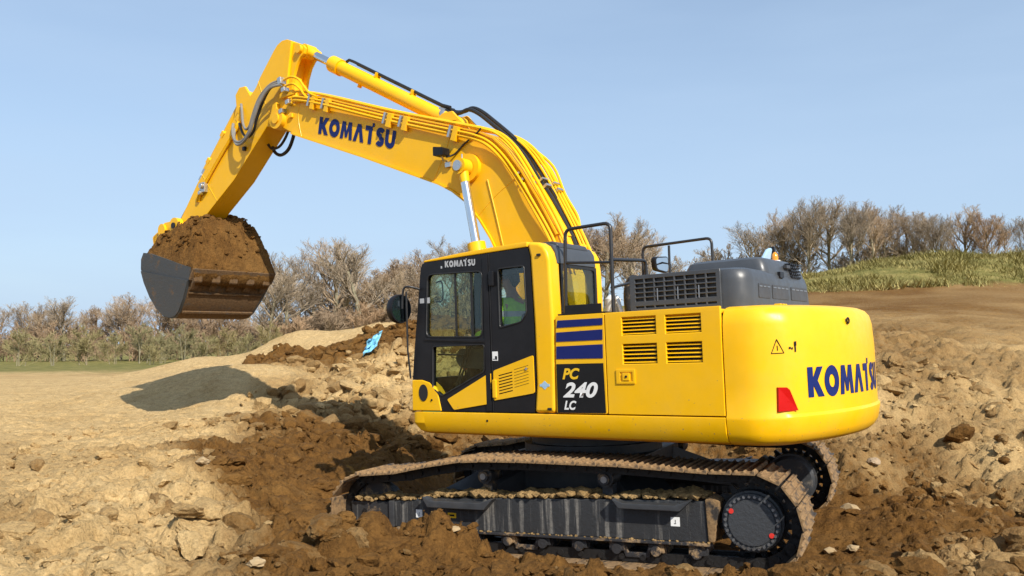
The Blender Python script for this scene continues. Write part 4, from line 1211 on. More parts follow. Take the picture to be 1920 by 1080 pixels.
# boom cylinders each side: pin, rod, barrel
for sg in (1, -1):
    y = .36 * sg
    top = Vector((1.435, y, 4.155)); bot = Vector((.98, y, 1.75))
    d = (bot - top).normalized()
    mb = MB(); mb.cyl(top + d * .98, bot, .098, n=28); mb.cyl(top + d * .95, top + d * 1.1, .108, n=28)
    bcyl = hp(mb, 'boom_cylinder', 'yellow', ang=45)
    mb = MB(); mb.cyl(top + d * .10, top + d * 1.0, .054, n=24); hp(mb, 'rod', 'chrome', bcyl)
    mb = MB(); mb.cyl(top + Vector((0, -.075, 0)), top + Vector((0, .075, 0)), .098, n=28); mb.cyl(top + d * .03, top + d * .20, .068, .056, n=20); hp(mb, 'rod_eye', 'yellow', bcyl, ang=50)
    mb = MB(); mb.cyl(top + Vector((0, -.115 * sg, 0)), top + Vector((0, .105 * sg, 0)), .062, n=24); hp(mb, 'pin_cap', 'fitting', bcyl, ang=50)
    mb = MB(); mb.cyl((1.435, .19 * sg, 4.155), (1.435, .27 * sg, 4.155), .17, n=30); hp(mb, 'pin_boss', 'yellow', boom, ang=50)
    mb = MB(); mb.tube([top + d * .02 + Vector((.005, 0, .09)), top + Vector((.0, 0, .15))], .009, 6); hp(mb, 'grease_pipe', 'fitting', bcyl)
# arm cylinder
A0, A1 = Vector((4.575, 0, 6.40)), Vector((1.80, 0, 4.80))
ad = (A1 - A0).normalized()
mb = MB(); mb.cyl(A0 + ad * .62, A1 - ad * .08, .098, n=28); mb.cyl(A0 + ad * .60, A0 + ad * .80, .118, n=28); mb.cyl(A1 - ad * .22, A1 - ad * .05, .108, n=28)
acyl = hp(mb, 'arm_cylinder', 'yellow', ang=45)
mb = MB(); mb.cyl(A0 + ad * .10, A0 + ad * .66, .058, n=24); hp(mb, 'rod', 'chrome', acyl)
mb = MB(); mb.cyl(A0 + Vector((0, -.09, 0)), A0 + Vector((0, .09, 0)), .10, n=28); mb.cyl(A0, A0 + ad * .2, .075, .06, n=20); hp(mb, 'cylinder_eye', 'yellow', acyl, ang=50)
mb = MB(); mb.cyl(A1 + Vector((0, -.1, 0)), A1 + Vector((0, .1, 0)), .105, n=28); hp(mb, 'cylinder_eye', 'yellow', acyl, ang=50)
mb = MB(); an = Vector((ad.z, 0, -ad.x)) * -1
an = Vector((-ad.z, 0, ad.x)); an = an if an.z > 0 else -an
pipe = [A0 + ad * .86 + an * .11, A0 + ad * .90 + an * .15, A0 + ad * 1.0 + an * .155, A0 + ad * 2.85 + an * .14, A0 + ad * 3.0 + an * .16]
mb.tube(pipe, .020, 8); mb.tube([p + Vector((0, -.07, -.02)) for p in pipe[2:]], .018, 8); hp(mb, 'cylinder_pipe', 'rubber', acyl)
for q, w_, sgn in ((1.55, .05, .125), (2.3, .05, .125), (1.28, .03, -.10)):
    mb = MB(); mb.obox(A0 + ad * q + an * sgn, ad, Vector((0, 1, 0)), an, .015, w_, .035)
    hp(mb, 'pipe_clamp', 'yellow', acyl, bevel=.005)
mb = MB()
for yy in (-.165, .125):
    mb.prism([(2.12, 4.80), (1.90, 4.93), (1.74, 4.93), (1.62, 4.80), (1.45, 4.63), (2.2, 4.88)], yy, yy + .04)
hp(mb, 'cylinder_bracket', 'yellow', boom, bevel=.006)
# black hoses looping from the arm cylinder over the bend and down the boom back
for yy, dz in ((.02, 0.0), (-.06, .035)):
    mb = MB(); mb.tube(spline([(1.98, yy, 5.02 + dz), (1.86, yy, 4.95 + dz), (1.72, yy, 4.93 + dz), (1.60, yy - .01, 4.95 + dz), (1.46, yy - .02, 4.88 + dz), (1.27, yy - .03, 4.72 + dz), (1.0, yy - .05, 4.47 + dz), (.80, yy - .06, 4.24 + dz), (.62, yy - .06, 3.95 + dz), (.46, yy - .06, 3.72 + dz), (.30, yy - .08, 3.42), (.16, yy - .1, 3.1), (.05, yy - .1, 2.7)], 5), .026, 8)
    hp(mb, 'hose', 'rubber', boom)
mb = MB()
for yy in (.02, -.06):
    mb.cyl((2.06, yy, 5.04), (1.96, yy, 5.00), .034, n=10)
mb.box(1.94, 2.0, -.12, .10, 4.90, 5.0); hp(mb, 'hose_coupling', 'fitting', boom, bevel=.006)
# yellow steel lines along the upper edge of the boom and down its back
TL = [(4.52, 5.70), (3.93, 5.515), (2.75, 5.075), (1.59, 4.675), (1.27, 4.56), (1.06, 4.45), (.87, 4.27), (.68, 4.02), (.46, 3.66), (.22, 3.22), (.05, 2.80)]
def off_line(k0, k1, off, y0, y1, ends=()):
    P = [Vector(p) for p in TL]
    out = []
    for i in range(k0, k1):
        t = (P[min(i + 1, len(P) - 1)] - P[max(i - 1, 0)]).normalized()
        n = Vector((t.y, -t.x)); n = n if (n.x < 0 or n.y > 0) and (n.y - n.x) > 0 else -n
        f = (i - k0) / max(1, k1 - k0 - 1)
        q = P[i] + n * off
        out.append((q.x, y0 + (y1 - y0) * f, q.y))
    return out
random.seed(4)
lines = [(-.085, .262, .262), (-.040, .268, .268), (.045, .238, .225), (.055, .17, .155), (.05, -.11, -.11), (.05, -.17, -.19), (.055, -.225, -.26)]
for i, (of, ya, yb) in enumerate(lines):
    P = off_line(0, len(TL), of, ya, yb)
    # the lines bow outwards over the bend
    Q = []
    for k, p in enumerate(P):
        bow = (.03 + .005 * i) * math.exp(-((k - 6) / 1.6) ** 2) if of > 0 else -.02 * math.exp(-((k - 6) / 2) ** 2)
        Q.append((p[0] - bow * .6, p[1] + (.01 * math.sin(k * 1.7 + i)), p[2] + bow * .6))
    Q = [(Q[0][0] + .1, Q[0][1], Q[0][2] - .02)] + Q
    mb = MB(); mb.tube(spline(Q, 6), .0165 if i % 3 else .021, 8)
    hp(mb, 'steel_line', 'yellow', boom)
# flexible ends fanning out at the boom foot
for i in range(8):
    y0 = .20 - .062 * i
    s = random.uniform(-.03, .03)
    mb = MB(); mb.tube(spline([(.66 + s, y0 + .03, 3.86), (.52 + s, y0, 3.60), (.40 + s * .5, y0 - .02, 3.38), (.25 + s, y0 - .04, 3.20 + s), (.14, y0 - .05, 3.02), (.08, y0 - .04, 2.80)], 5), .019, 8)
    hp(mb, 'steel_line', 'yellow', boom)
for i in range(3):
    mb = MB(); mb.tube(spline([(.92 - .05 * i, -.20 - .03 * i, 4.36), (.66 - .04 * i, -.24 - .03 * i, 4.12), (.47 - .03 * i, -.27, 3.76), (.30 - .02 * i, -.28, 3.45 + .02 * i), (.22, -.27, 3.30), (.18, -.26, 3.05)], 5), .017, 8)
    hp(mb, 'steel_line', 'yellow', boom)
# clamps
for (x_, y_, z_) in ((4.25, .268, 5.545), (3.96, .268, 5.45), (2.78, .268, 5.015), (2.50, .268, 4.92), (1.68, .268, 4.64)):
    mb = MB(); mb.obox((x_, y_ + .008, z_), (1, 0, .38), (0, 1, 0), (-.38, 0, 1), .018, .026, .075)
    hp(mb, 'clamp', 'fitting', boom, bevel=.006)
    mb = MB(); mb.obox((x_ - .07, y_ - .01, z_ - .04), (1, 0, .38), (0, 1, 0), (-.38, 0, 1), .04, .03, .09)
    hp(mb, 'line_bracket', 'yellow', boom, bevel=.006)
for (x_, y_, z_) in ((.72, .20, 3.97), (.62, .10, 3.93), (.56, -.05, 3.92), (.50, -.20, 3.88)):
    mb = MB(); mb.obox((x_, y_, z_), (.55, 0, .83), (0, 1, 0), (-.83, 0, .55), .014, .06, .035); mb.obox((x_ - .05, y_, z_ - .08), (.55, 0, .83), (0, 1, 0), (-.83, 0, .55), .018, .055, .035)
    hp(mb, 'clamp', 'fitting', boom, bevel=.006)
for (x_, y_, z_) in ((.10, .02, 2.98), (.19, -.22, 3.08)):
    mb = MB(); mb.box(x_ - .07, x_ + .05, y_ - .09, y_ + .09, z_ - .12, z_ + .06); hp(mb, 'valve_block', 'fitting' if y_ > -.1 else 'yellow', bevel=.015)

# ---- arm (stick) --------------------------------------------------
arm_out = [(4.73, 6.56), (4.83, 6.605), (4.94, 6.612), (5.05, 6.575), (5.13, 6.51), (5.46, 6.18), (5.565, 6.045), (5.66, 5.97), (5.83, 5.875), (6.36, 5.47), (7.09, 4.80), (7.55, 4.29), (7.72, 4.09), (7.73, 3.95), (7.62, 3.86), (7.46, 3.86), (7.30, 3.95), (6.76, 4.32), (6.12, 4.72), (5.72, 5.06), (5.31, 5.40), (4.98, 5.28), (4.83, 5.40), (4.85, 5.90)]
mb = MB(); mb.prism(arm_out, -.185, .185)
arm = hp(mb, 'arm', 'yellow', bevel=.01, ang=30)
mb = MB()
for yy in (-.15, .10):
    mb.prism([(4.86, 6.58), (4.66, 6.52), (4.52, 6.46), (4.47, 6.40), (4.50, 6.32), (4.58, 6.29), (4.66, 6.20), (4.73, 6.05), (4.78, 5.85), (4.86, 5.7)], yy, yy + .05)
hp(mb, 'cylinder_lug', 'yellow', arm, bevel=.01)
mb = MB(); mb.cyl((4.575, -.20, 6.40), (4.575, .20, 6.40), .062, n=20); hp(mb, 'lug_pin', 'yellow', arm, ang=50)
mb = MB(); mb.cyl((7.58, -.24, 3.99), (7.58, .24, 3.99), .12, n=28); hp(mb, 'bucket_pin_boss', 'yellow', arm, ang=50)
# doubler plate edge and ribs on the arm's underside
mb = MB()
for k in range(4):
    x_, z_ = 6.62 + k * .07, 4.42 - k * .04
    mb.tube([(x_ - .28, .13 - .09 * k, z_ + .17), (x_ + .10, .13 - .09 * k, z_ - .06)], .016, 6)
hp(mb, 'arm_rib', 'yellow', arm)
for P in ([(5.50, 6.12), (5.36, 5.80), (5.20, 5.52)], [(6.95, 4.92), (6.70, 4.62), (6.56, 4.45)]):
    for sg in (1, -1):
        mb = MB(); mb.tube(spline([(x_, .1855 * sg, z_) for x_, z_ in P], 8), .005, 6); hp(mb, 'weld_seam', 'yellow', arm)
# bucket cylinder on the arm's back
B0, B1 = Vector((6.02, 0, 6.03)), Vector((7.90, 0, 4.18))
bd = (B1 - B0).normalized()
mb = MB(); mb.cyl(B0, B0 + bd * 1.42, .085, n=26); mb.cyl(B0 + bd * 1.28, B0 + bd * 1.44, .098, n=26); mb.cyl(B0 + Vector((0, -.10, 0)), B0 + Vector((0, .10, 0)), .095, n=24)
bk = hp(mb, 'bucket_cylinder', 'yellow', ang=45)
mb = MB(); mb.cyl(B0 + bd * 1.4, B1, .052, n=22); hp(mb, 'rod', 'rubber', bk)
mb = MB()
for yy in (-.15, .105):
    mb.prism([(5.70, 5.90), (5.88, 6.14), (6.02, 6.15), (6.12, 6.05), (6.10, 5.85), (6.2, 5.60)], yy, yy + .045)
hp(mb, 'cylinder_lug', 'yellow', arm, bevel=.01)
# tipping links
for yy in (.215, -.255):
    mb = MB(); mb.prism(roundpoly([(7.50, 4.20), (7.56, 4.08), (7.90, 4.02), (8.02, 4.14), (7.94, 4.26), (7.62, 4.26)], .05), yy, yy + .04); hp(mb, 'tipping_link', 'yellow', arm, bevel=.01)
mb = MB(); mb.cyl((7.95, -.29, 4.14), (7.95, .29, 4.14), .10, n=24); mb.tube([(7.95, .16, 4.14), (8.16, .16, 4.03)], [.085, .085], 14); mb.tube([(7.95, -.16, 4.14), (8.16, -.16, 4.03)], [.085, .085], 14); mb.cyl((8.17, -.24, 4.01), (8.17, .24, 4.01), .095, n=24)
hp(mb, 'bucket_link', 'yellow', arm, ang=50)
mb = MB(); mb.cyl((7.585, .19, 4.17), (7.585, .29, 4.17), .13, n=26); hp(mb, 'link_boss', 'yellow', arm, ang=50)
mb = MB(); mb.cyl((7.585, .285, 4.17), (7.585, .31, 4.17), .05, n=16); hp(mb, 'link_pin', 'black', arm, ang=50)
# lines and valves on the arm side
for of, yy in ((.0, .20), (.055, .20)):
    mb = MB(); mb.tube(spline([(5.98 - of, yy, 5.60), (6.05 - of, yy + .012, 5.48), (6.5 - of, yy + .012, 5.10), (6.95 - of, yy + .012, 4.68), (7.08 - of, yy, 4.50)], 5), .016, 8); hp(mb, 'steel_line', 'yellow', arm)
mb = MB(); mb.tube([(6.2, .02, 5.72), (6.65, .02, 5.36), (7.15, .02, 4.90)], .018, 8); hp(mb, 'steel_line', 'yellow', arm)
for (x_, z_) in ((6.42, 5.48), (6.80, 5.12), (5.99, 5.78), (6.02, 5.66)):
    mb = MB(); mb.obox((x_, .10, z_), (.7, 0, -.7), (0, 1, 0), (.7, 0, .7), .05, .09, .04); hp(mb, 'line_bracket', 'yellow', arm, bevel=.008)
for (x_, z_) in ((6.98, 4.98), (7.06, 4.88)):
    mb = MB(); mb.obox((x_, .08, z_), (.7, 0, -.7), (0, 1, 0), (.7, 0, .7), .045, .07, .04); hp(mb, 'clamp', 'fitting', arm, bevel=.01)
mb = MB(); mb.box(6.80, 6.93, .186, .25, 4.62, 4.78); mb.cyl((6.86, .20, 4.72), (6.86, .29, 4.72), .045, n=14); mb.cyl((6.92, .2, 4.62), (6.92, .27, 4.62), .035, n=12); hp(mb, 'shut_off_valve', 'fitting', arm, bevel=.01)
mb = MB(); mb.box(5.80, 5.86, .186, .225, 5.12, 5.18); hp(mb, 'line_stop', 'black', arm, bevel=.005)
# grey hoses looping round the arm joint
hoses = [
    ('hose_grey', .021, [(4.82, .30, 5.93), (5.02, .34, 5.90), (5.24, .36, 5.74), (5.40, .36, 5.50), (5.52, .35, 5.32), (5.72, .33, 5.22), (5.92, .30, 5.27), (6.04, .26, 5.42), (6.09, .21, 5.58)]),
    ('hose_grey', .021, [(4.78, .33, 5.88), (4.98, .38, 5.86), (5.18, .40, 5.70), (5.34, .40, 5.46), (5.46, .39, 5.28), (5.66, .36, 5.18), (5.86, .32, 5.20), (5.99, .27, 5.34), (6.05, .21, 5.50)]),
    ('hose_grey', .020, [(4.80, .27, 5.97), (5.04, .31, 5.95), (5.28, .33, 5.80), (5.44, .33, 5.58), (5.54, .32, 5.42), (5.66, .30, 5.40), (5.78, .26, 5.52), (5.86, .22, 5.74), (5.93, .18, 5.86)]),
    ('rubber', .020, [(4.84, .25, 5.95), (5.06, .30, 5.90), (5.22, .32, 5.72), (5.36, .33, 5.48), (5.45, .31, 5.34), (5.62, .28, 5.28), (5.80, .24, 5.36), (5.94, .21, 5.56)]),
    ('rubber', .026, [(5.02, -.12, 5.45), (5.09, -.12, 5.25), (5.20, -.12, 5.09), (5.36, -.12, 5.03), (5.50, -.12, 5.08), (5.58, -.12, 5.2), (5.60, -.12, 5.35)]),
    ('rubber', .020, [(5.02, -.02, 5.42), (5.14, -.02, 5.24), (5.28, -.02, 5.13), (5.44, -.02, 5.12), (5.54, -.02, 5.19), (5.60, -.02, 5.35)]),
]
for mt, r_, P in hoses:
    mb = MB(); mb.tube(spline(P, 5), r_, 8); hp(mb, 'hose', mt, arm)
for (x_, y_, z_) in ((4.80, .31, 5.92), (4.86, .27, 5.98), (4.74, .30, 5.80), (4.70, .26, 5.62), (4.86, .25, 5.52)):
    mb = MB(); mb.obox((x_, y_, z_), (1, 0, -.2), (0, 1, 0), (.2, 0, 1), .04, .05, .035); hp(mb, 'hose_coupling', 'fitting', boom, bevel=.012)
mb = MB(); mb.tube(spline([(4.78, .30, 5.95), (4.62, .29, 5.97), (4.46, .285, 5.90), (4.36, .275, 5.78), (4.25, .27, 5.66), (4.1, .27, 5.58)], 5), .018, 8); mb.tube(spline([(4.74, .30, 5.86), (4.58, .29, 5.86), (4.44, .28, 5.76), (4.34, .27, 5.64), (4.2, .268, 5.55)], 5), .018, 8); hp(mb, 'line_elbow', 'yellow', boom)
for k in range(3):
    mb = MB()
    if k == 0: mb.box(4.62, 4.92, .216, .262, 5.72, 5.80)
    elif k == 1: mb.box(4.66, 4.74, .216, .25, 5.40, 5.46)
    else: mb.prism([(5.12, 5.50), (5.06, 5.66), (4.98, 5.68), (4.95, 5.52)], .22, .275)
    hp(mb, 'joint_bracket', 'yellow', boom, bevel=.01)

# ---- bucket -------------------------------------------------------
shell = [(6.36, 3.36), (6.48, 3.18), (6.66, 2.92), (6.83, 2.715), (6.94, 2.65), (7.08, 2.635), (7.26, 2.67), (7.44, 2.80), (7.58, 2.98), (7.69, 3.22), (7.755, 3.45), (7.75, 3.60), (7.68, 3.70)]
def bw(z):     # half width: wider at the lip than at the heel
    return .64 + .10 * min(1, max(0, (z - 2.65) / .7))
mb = MB()
Ps = [Vector(p) for p in shell]
n = len(Ps)
inn = []
for i, p in enumerate(Ps):
    t = (Ps[min(i + 1, n - 1)] - Ps[max(i - 1, 0)]).normalized()
    inn.append(p + Vector((-t.y, t.x)) * .03)
for pts in (Ps, inn):
    for sgn in (-1, 1):
        mb.v += [(p.x, sgn * (bw(p.y) - .012), p.y) for p in pts]
for i in range(n - 1):
    mb.f += [(i, i + 1, n + i + 1, n + i), (2 * n + i, 3 * n + i, 3 * n + i + 1, 2 * n + i + 1), (i, 2 * n + i, 2 * n + i + 1, i + 1), (n + i, n + i + 1, 3 * n + i + 1, 3 * n + i)]
mb.f += [(0, n, 3 * n, 2 * n), (n - 1, 3 * n - 1, 4 * n - 1, 2 * n - 1)]
bucket = hp(mb, 'bucket', 'bucket_floor', ang=40)
rim = [(7.68, 3.70), (7.48, 3.67), (7.1, 3.56), (6.7, 3.44), (6.40, 3.36)]
for sgn in (1, -1):
    prof = shell[1:] + rim[1:]
    mb = MB(); m_ = len(prof)
    for off in (.0, .028):
        mb.v += [(x_, sgn * (bw(z_) - .012 + off), z_) for x_, z_ in prof]
    mb.f += [tuple(range(m_)), tuple(range(2 * m_ - 1, m_ - 1, -1))] + [(i, (i + 1) % m_, (i + 1) % m_ + m_, i + m_) for i in range(m_)]
    hp(mb, 'side_plate', 'bucket', bucket, ang=40)
    # lower wear plate, proud of the side plate
    low = [(6.49, 3.17), (6.67, 2.915), (6.84, 2.725), (6.95, 2.665), (7.08, 2.65), (7.25, 2.685), (7.43, 2.815), (7.565, 2.99), (7.675, 3.23), (7.73, 3.41)]
    mb = MB(); m_ = len(low)
    for off in (.028, .046):
        mb.v += [(x_, sgn * (bw(z_) - .012 + off), z_) for x_, z_ in low]
    mb.f += [tuple(range(m_)), tuple(range(2 * m_ - 1, m_ - 1, -1))] + [(i, (i + 1) % m_, (i + 1) % m_ + m_, i + m_) for i in range(m_)]
    hp(mb, 'wear_plate', 'bucket', bucket, ang=40)
# lip plate with adapters and teeth
lipd = Vector((-.56, 0, .83)).normalized(); lipn = Vector((-.83, 0, -.56)).normalized()
lc = Vector((6.43, 0, 3.255))
mb = MB(); mb.obox(lc + lipd * .02 + lipn * .018, lipd, Vector((0, 1, 0)), lipn, .10, .745, .02); hp(mb, 'lip_plate', 'bucket_floor', bucket, bevel=.008)
for k in range(5):
    y = -.62 + k * .31
    c = lc + Vector((0, y, 0))
    mb = MB()
    a, b_ = c + lipd * -.24 + lipn * .022, c + lipd * .04 + lipn * .02
    for q, hw, ht in ((a, .05, .012), (c + lipd * -.07 + lipn * .040, .075, .03), (b_, .06, .014)):
        mb.v += [tuple(q + Vector((0, s1 * hw, 0)) + lipn * s2 * ht) for s1, s2 in ((-1, -1), (1, -1), (1, 1), (-1, 1))]
    for i in range(2):
        for j in range(4):
            mb.f.append((i * 4 + j, i * 4 + (j + 1) % 4, i * 4 + 4 + (j + 1) % 4, i * 4 + 4 + j))
    mb.f += [(0, 1, 2, 3), (8, 9, 10, 11)]
    hp(mb, 'tooth', 'bucket_floor', bucket, bevel=.008)
fl = Vector((6.75, 0, 2.9))
mb = MB(); mb.obox((6.60, 0, 3.0), (-.57, 0, .82), (0, 1, 0), (-.82, 0, -.57), .015, .66, .02); mb.obox((6.82, 0, 2.725), (-.6, 0, .8), (0, 1, 0), (-.8, 0, -.6), .02, .63, .022); hp(mb, 'floor_rib', 'bucket_floor', bucket, bevel=.006)
for yy in (.20, -.24):
    mb = MB(); mb.prism(roundpoly([(7.50, 3.72), (7.44, 3.98), (7.58, 4.12), (7.72, 4.02), (8.04, 3.92), (8.12, 4.14), (8.30, 4.06), (8.26, 3.90), (7.80, 3.60)], .03), yy, yy + .04); hp(mb, 'bucket_ear', 'yellow', bucket, bevel=.01)

# soil heaped in the bucket (its own loose heap)
nu, nw = 120, 110
U, Wv = np.meshgrid(np.linspace(0, 1, nu), np.linspace(-1, 1, nw))
xb = 6.34 + (7.66 - 6.34) * U; yb = Wv * .745
base_h = 3.34 + .30 * U
edge = np.clip(np.minimum.reduce([U / .36, (1 - U) / .60, np.where(Wv > 0, (1 - Wv) / .80, (1 + Wv) / .34)]), 0, 1)
dome = .80 * np.sin(edge * math.pi / 2) ** .9
c1, i1 = cells(xb * 7, yb * 7, 3); c2, i2 = cells(xb * 18, yb * 18, 8)
dm = lambda c, q: np.sqrt(np.clip(1 - (c / q) ** 2, 0, 1))
rough_ = .08 * i1 * dm(c1, .72) + .06 * i2 * dm(c2, .7) - .05 + .18 * fbm(xb * 5 + 7, yb * 5, 4, 12)
hb = base_h + dome + rough_ * np.clip(edge * 4, .15, 1)
xb = xb + .05 * fbm(xb * 8, yb * 8 + 3, 3, 15) * np.clip(edge * 5, 0, 1); 
mb = MB(); mb.v = [(float(a), float(b), float(c)) for a, b, c in zip(xb.ravel(), yb.ravel(), hb.ravel())]
mb.f = [(j * nu + i, j * nu + i + 1, (j + 1) * nu + i + 1, (j + 1) * nu + i) for j in range(nw - 1) for i in range(nu - 1)]
# underside closes the heap
rimv = [j * nu for j in range(nw)][::-1] + list(range(nu))[1:] + [j * nu + nu - 1 for j in range(1, nw)] + [(nw - 1) * nu + i for i in range(nu - 2, 0, -1)]
o_ = len(mb.v); mb.v += [(mb.v[i][0] * .86 + 7.1 * .14, mb.v[i][1] * .86, mb.v[i][2] - .24) for i in rimv]
mm = len(rimv)
mb.f += [(rimv[i], rimv[(i + 1) % mm], o_ + (i + 1) % mm, o_ + i) for i in range(mm)]
mb.f.append(tuple(range(o_, o_ + mm)))
load = finish(mb.bm(), 'soil_load', 'load', None, smooth=True, ang=50)
load.matrix_world = HOUSE
tag(load, 'heap of loose brown soil piled high in the raised bucket', 'soil', kind='stuff')
# ---- undercarriage (crawler frame coordinates) ---------------------
SPR, IDL = Vector((-1.92, .462)), Vector((1.90, .385))
RS, RI = .405, .355          # radius of the shoe seat at sprocket and idler
def chain_path():
    P = []
    for k in range(0, 25):      # round the sprocket, from bottom to top by the rear
        a = R(-92 - 180 * k / 24)
        P.append((SPR.x + RS * math.cos(a), SPR.y + RS * math.sin(a)))
    P += [(-1.55, .868), (-1.2, .885), (-.8, .905), (-.3, .912), (.1, .918), (.5, .915), (.8, .900), (1.15, .845), (1.5, .775)]
    for k in range(0, 20):
        a = R(82 - 172 * k / 19)
        P.append((IDL.x + RI * math.cos(a), IDL.y + RI * math.sin(a)))
    P += [(1.3, .036), (0, .038), (-1.3, .045)]
    return [Vector(p) for p in P]
cp = chain_path()
cl = cp + [cp[0]]
seg = [(cl[i + 1] - cl[i]).length for i in range(len(cp))]
tot = sum(seg)
def at_len(s):
    s %= tot
    for i, l in enumerate(seg):
        if s <= l:
            return cl[i].lerp(cl[i + 1], s / l), (cl[i + 1] - cl[i]).normalized()
        s -= l
    return cl[0], (cl[1] - cl[0]).normalized()
NS = 51
# one shoe: plate with three grouser bars and a bent lip; x along the track, z outwards
sm = MB()
prof = [(-.094, -.016), (-.094, .004), (-.084, .026), (-.072, .026), (-.066, .004), (-.016, .004), (-.011, .020), (.003, .020), (.008, .004), (.056, .004), (.060, .020), (.073, .020), (.078, .004), (.094, .000), (.094, -.016)]
sm.prism(prof, -.35, .35)
shoe_me = None
def side(sy):
    yc = 1.29 * sy
    # chain of links (dark), one mesh
    mb = MB()
    for k in range(NS):
        p, t = at_len(tot * k / NS)
        nrm = Vector((t.y, -t.x))
        for q in (-.10, .10):
            c = p - nrm * -.055 * -1
            c3 = Vector((p.x, yc + q, p.y)) + Vector((-nrm.x, 0, -nrm.y)) * -.05
            mb.obox(c3, (t.x, 0, t.y), (0, 1, 0), (nrm.x, 0, nrm.y), .10, .022, .045)
        pa = Vector((p.x, 0, p.y)) + Vector((nrm.x, 0, nrm.y)) * .05
        mb.cyl((pa.x, yc - .14, pa.z), (pa.x, yc + .14, pa.z), .028, n=8)
    trk = tp(mb, 'crawler_track', 'chain', smooth=False)
    global shoe_me
    for k in range(NS):
        p, t = at_len(tot * (k + .5) / NS)
        nrm = Vector((-t.y, t.x))     # points outwards when running bottom-rear-top
        cx = Vector((p.x, p.y))
        mid = Vector((0, .46))
        if nrm.dot(cx - Vector((max(-1.9, min(1.9, cx.x)), .46))) < 0:
            nrm = -nrm
        if shoe_me is None:
            o = tp(sm, 'track_shoe', 'shoe', trk, bevel=.003, segs=1, wn_mod=False); shoe_me = o.data
        else:
            o = bpy.data.objects.new('track_shoe', shoe_me); COL.objects.link(o); o.parent = trk
        ex = Vector((t.x, 0, t.y)); ez = Vector((nrm.x, 0, nrm.y)); ey = ez.cross(ex)
        q = cx + nrm * .018
        m = Matrix(((ex.x, ey.x, ez.x, q.x), (ex.y, ey.y, ez.y, yc), (ex.z, ey.z, ez.z, q.y), (0, 0, 0, 1)))
        o.matrix_local = m
    # side frame box: sloping top, flange at the foot
    y0, y1 = (1.12, 1.45) if sy > 0 else (-1.45, -1.12)
    mb = MB(); mb.prism([(-1.545, .262), (1.66, .225), (1.66, .475), (1.2, .520), (.2, .565), (-1.3, .612), (-1.53, .612)], y0, y1)
    fr_ = tp(mb, 'track_frame', 'frame_streak', bevel=.012)
    yo = 1.45 * sy
    mb = MB(); mb.prism([(-1.56, .238), (1.60, .205), (1.60, .226), (-1.56, .262)], min(yo - .05 * sy, yo + .035 * sy), max(yo - .05 * sy, yo + .035 * sy)); tp(mb, 'frame_flange', 'roller', fr_, bevel=.004)
    mb = MB(); mb.prism([(1.66, .235), (2.15, .245), (2.17, .455), (1.66, .47)], min(yo - .25 * sy, yo - .012 * sy), max(yo - .25 * sy, yo - .012 * sy)); tp(mb, 'idler_guard', 'frame_streak', fr_, bevel=.012)
    mb = MB(); mb.box(1.63, 1.69, min(yo - .1 * sy, yo + .012 * sy), max(yo - .1 * sy, yo + .012 * sy), .222, .482); tp(mb, 'frame_collar', 'frame', fr_, bevel=.008)
    mb = MB(); mb.cyl((1.99, yo - .01 * sy, .37), (1.99, yo + .004 * sy, .37), .024, n=12); tp(mb, 'guard_port', 'rubber', fr_)
    mb = MB(); mb.prism([(-1.60, .27), (-1.545, .27), (-1.53, .63), (-1.58, .66), (-1.66, .62)], min(yo - .2 * sy, yo + .02 * sy), max(yo - .2 * sy, yo + .02 * sy)); tp(mb, 'end_guard', 'shoe', fr_, bevel=.015)
    for xa, xb, zt, zb in ((1.24, .46, .530, .455), (-.72, -1.43, .595, .535)):
        mb = MB(); mb.prism([(xa, zt + .02), (xa - .06, zb), (xb + .10, zb), (xb, zt + .03), (xb + .03, zt + .03), (xb + .14, zt - .01), (xa - .10, zt - .01), (xa - .02, zt + .02)], min(yo, yo + .11 * sy), max(yo, yo + .11 * sy)); tp(mb, 'step', 'frame', fr_, bevel=.008)
    # carrier rollers, track rollers
    for x_, z_ in ((-.62, .765), (.61, .755)):
        mb = MB(); mb.cyl((x_, yc - .12, z_), (x_, yc + .12 , z_), .075, n=20); mb.cyl((x_, yc, z_), (x_, yc + .16 * sy, z_), .05, n=16); mb.box(x_ - .05, x_ + .05, yc - .06, yc + .06, .55, z_); tp(mb, 'carrier_roller', 'roller', fr_, ang=50)
        mb = MB(); mb.cyl((x_, yc + .16 * sy, z_), (x_, yc + .165 * sy, z_), .03, n=12); tp(mb, 'roller_cap', 'steel', fr_)
    for k in range(9):
        x_ = -1.44 + k * .36
        mb = MB(); mb.cyl((x_, yc - .12, .165), (x_, yc + .12, .165), .085, n=20); mb.cyl((x_, yc - .18, .165), (x_, yc + .18, .165), .045, n=14); mb.box(x_ - .07, x_ + .07, yc + .13 * sy - .03, yc + .13 * sy + .03, .15, .24); tp(mb, 'track_roller', 'roller', fr_, ang=50)
    for k in (1, 4, 6):
        x_ = -1.26 + k * .36
        mb = MB(); mb.prism([(x_ - .16, .25), (x_ - .11, .09), (x_ + .11, .09), (x_ + .16, .25), (x_ + .12, .25), (x_ + .08, .135), (x_ - .08, .135), (x_ - .12, .25)], min(yo - .05 * sy, yo - .02 * sy), max(yo - .05 * sy, yo - .02 * sy)); tp(mb, 'track_guide', 'roller', fr_, bevel=.006)
    # idler wheel and sprocket
    mb = MB(); mb.cyl((IDL.x, yc - .06, IDL.y), (IDL.x, yc + .06, IDL.y), RI - .09, n=36); mb.cyl((IDL.x, yc - .15, IDL.y), (IDL.x, yc + .15, IDL.y), .10, n=20); tp(mb, 'idler_wheel', 'roller', fr_, ang=45)
    # sprocket: toothed ring
    mb = MB(); tooth = []
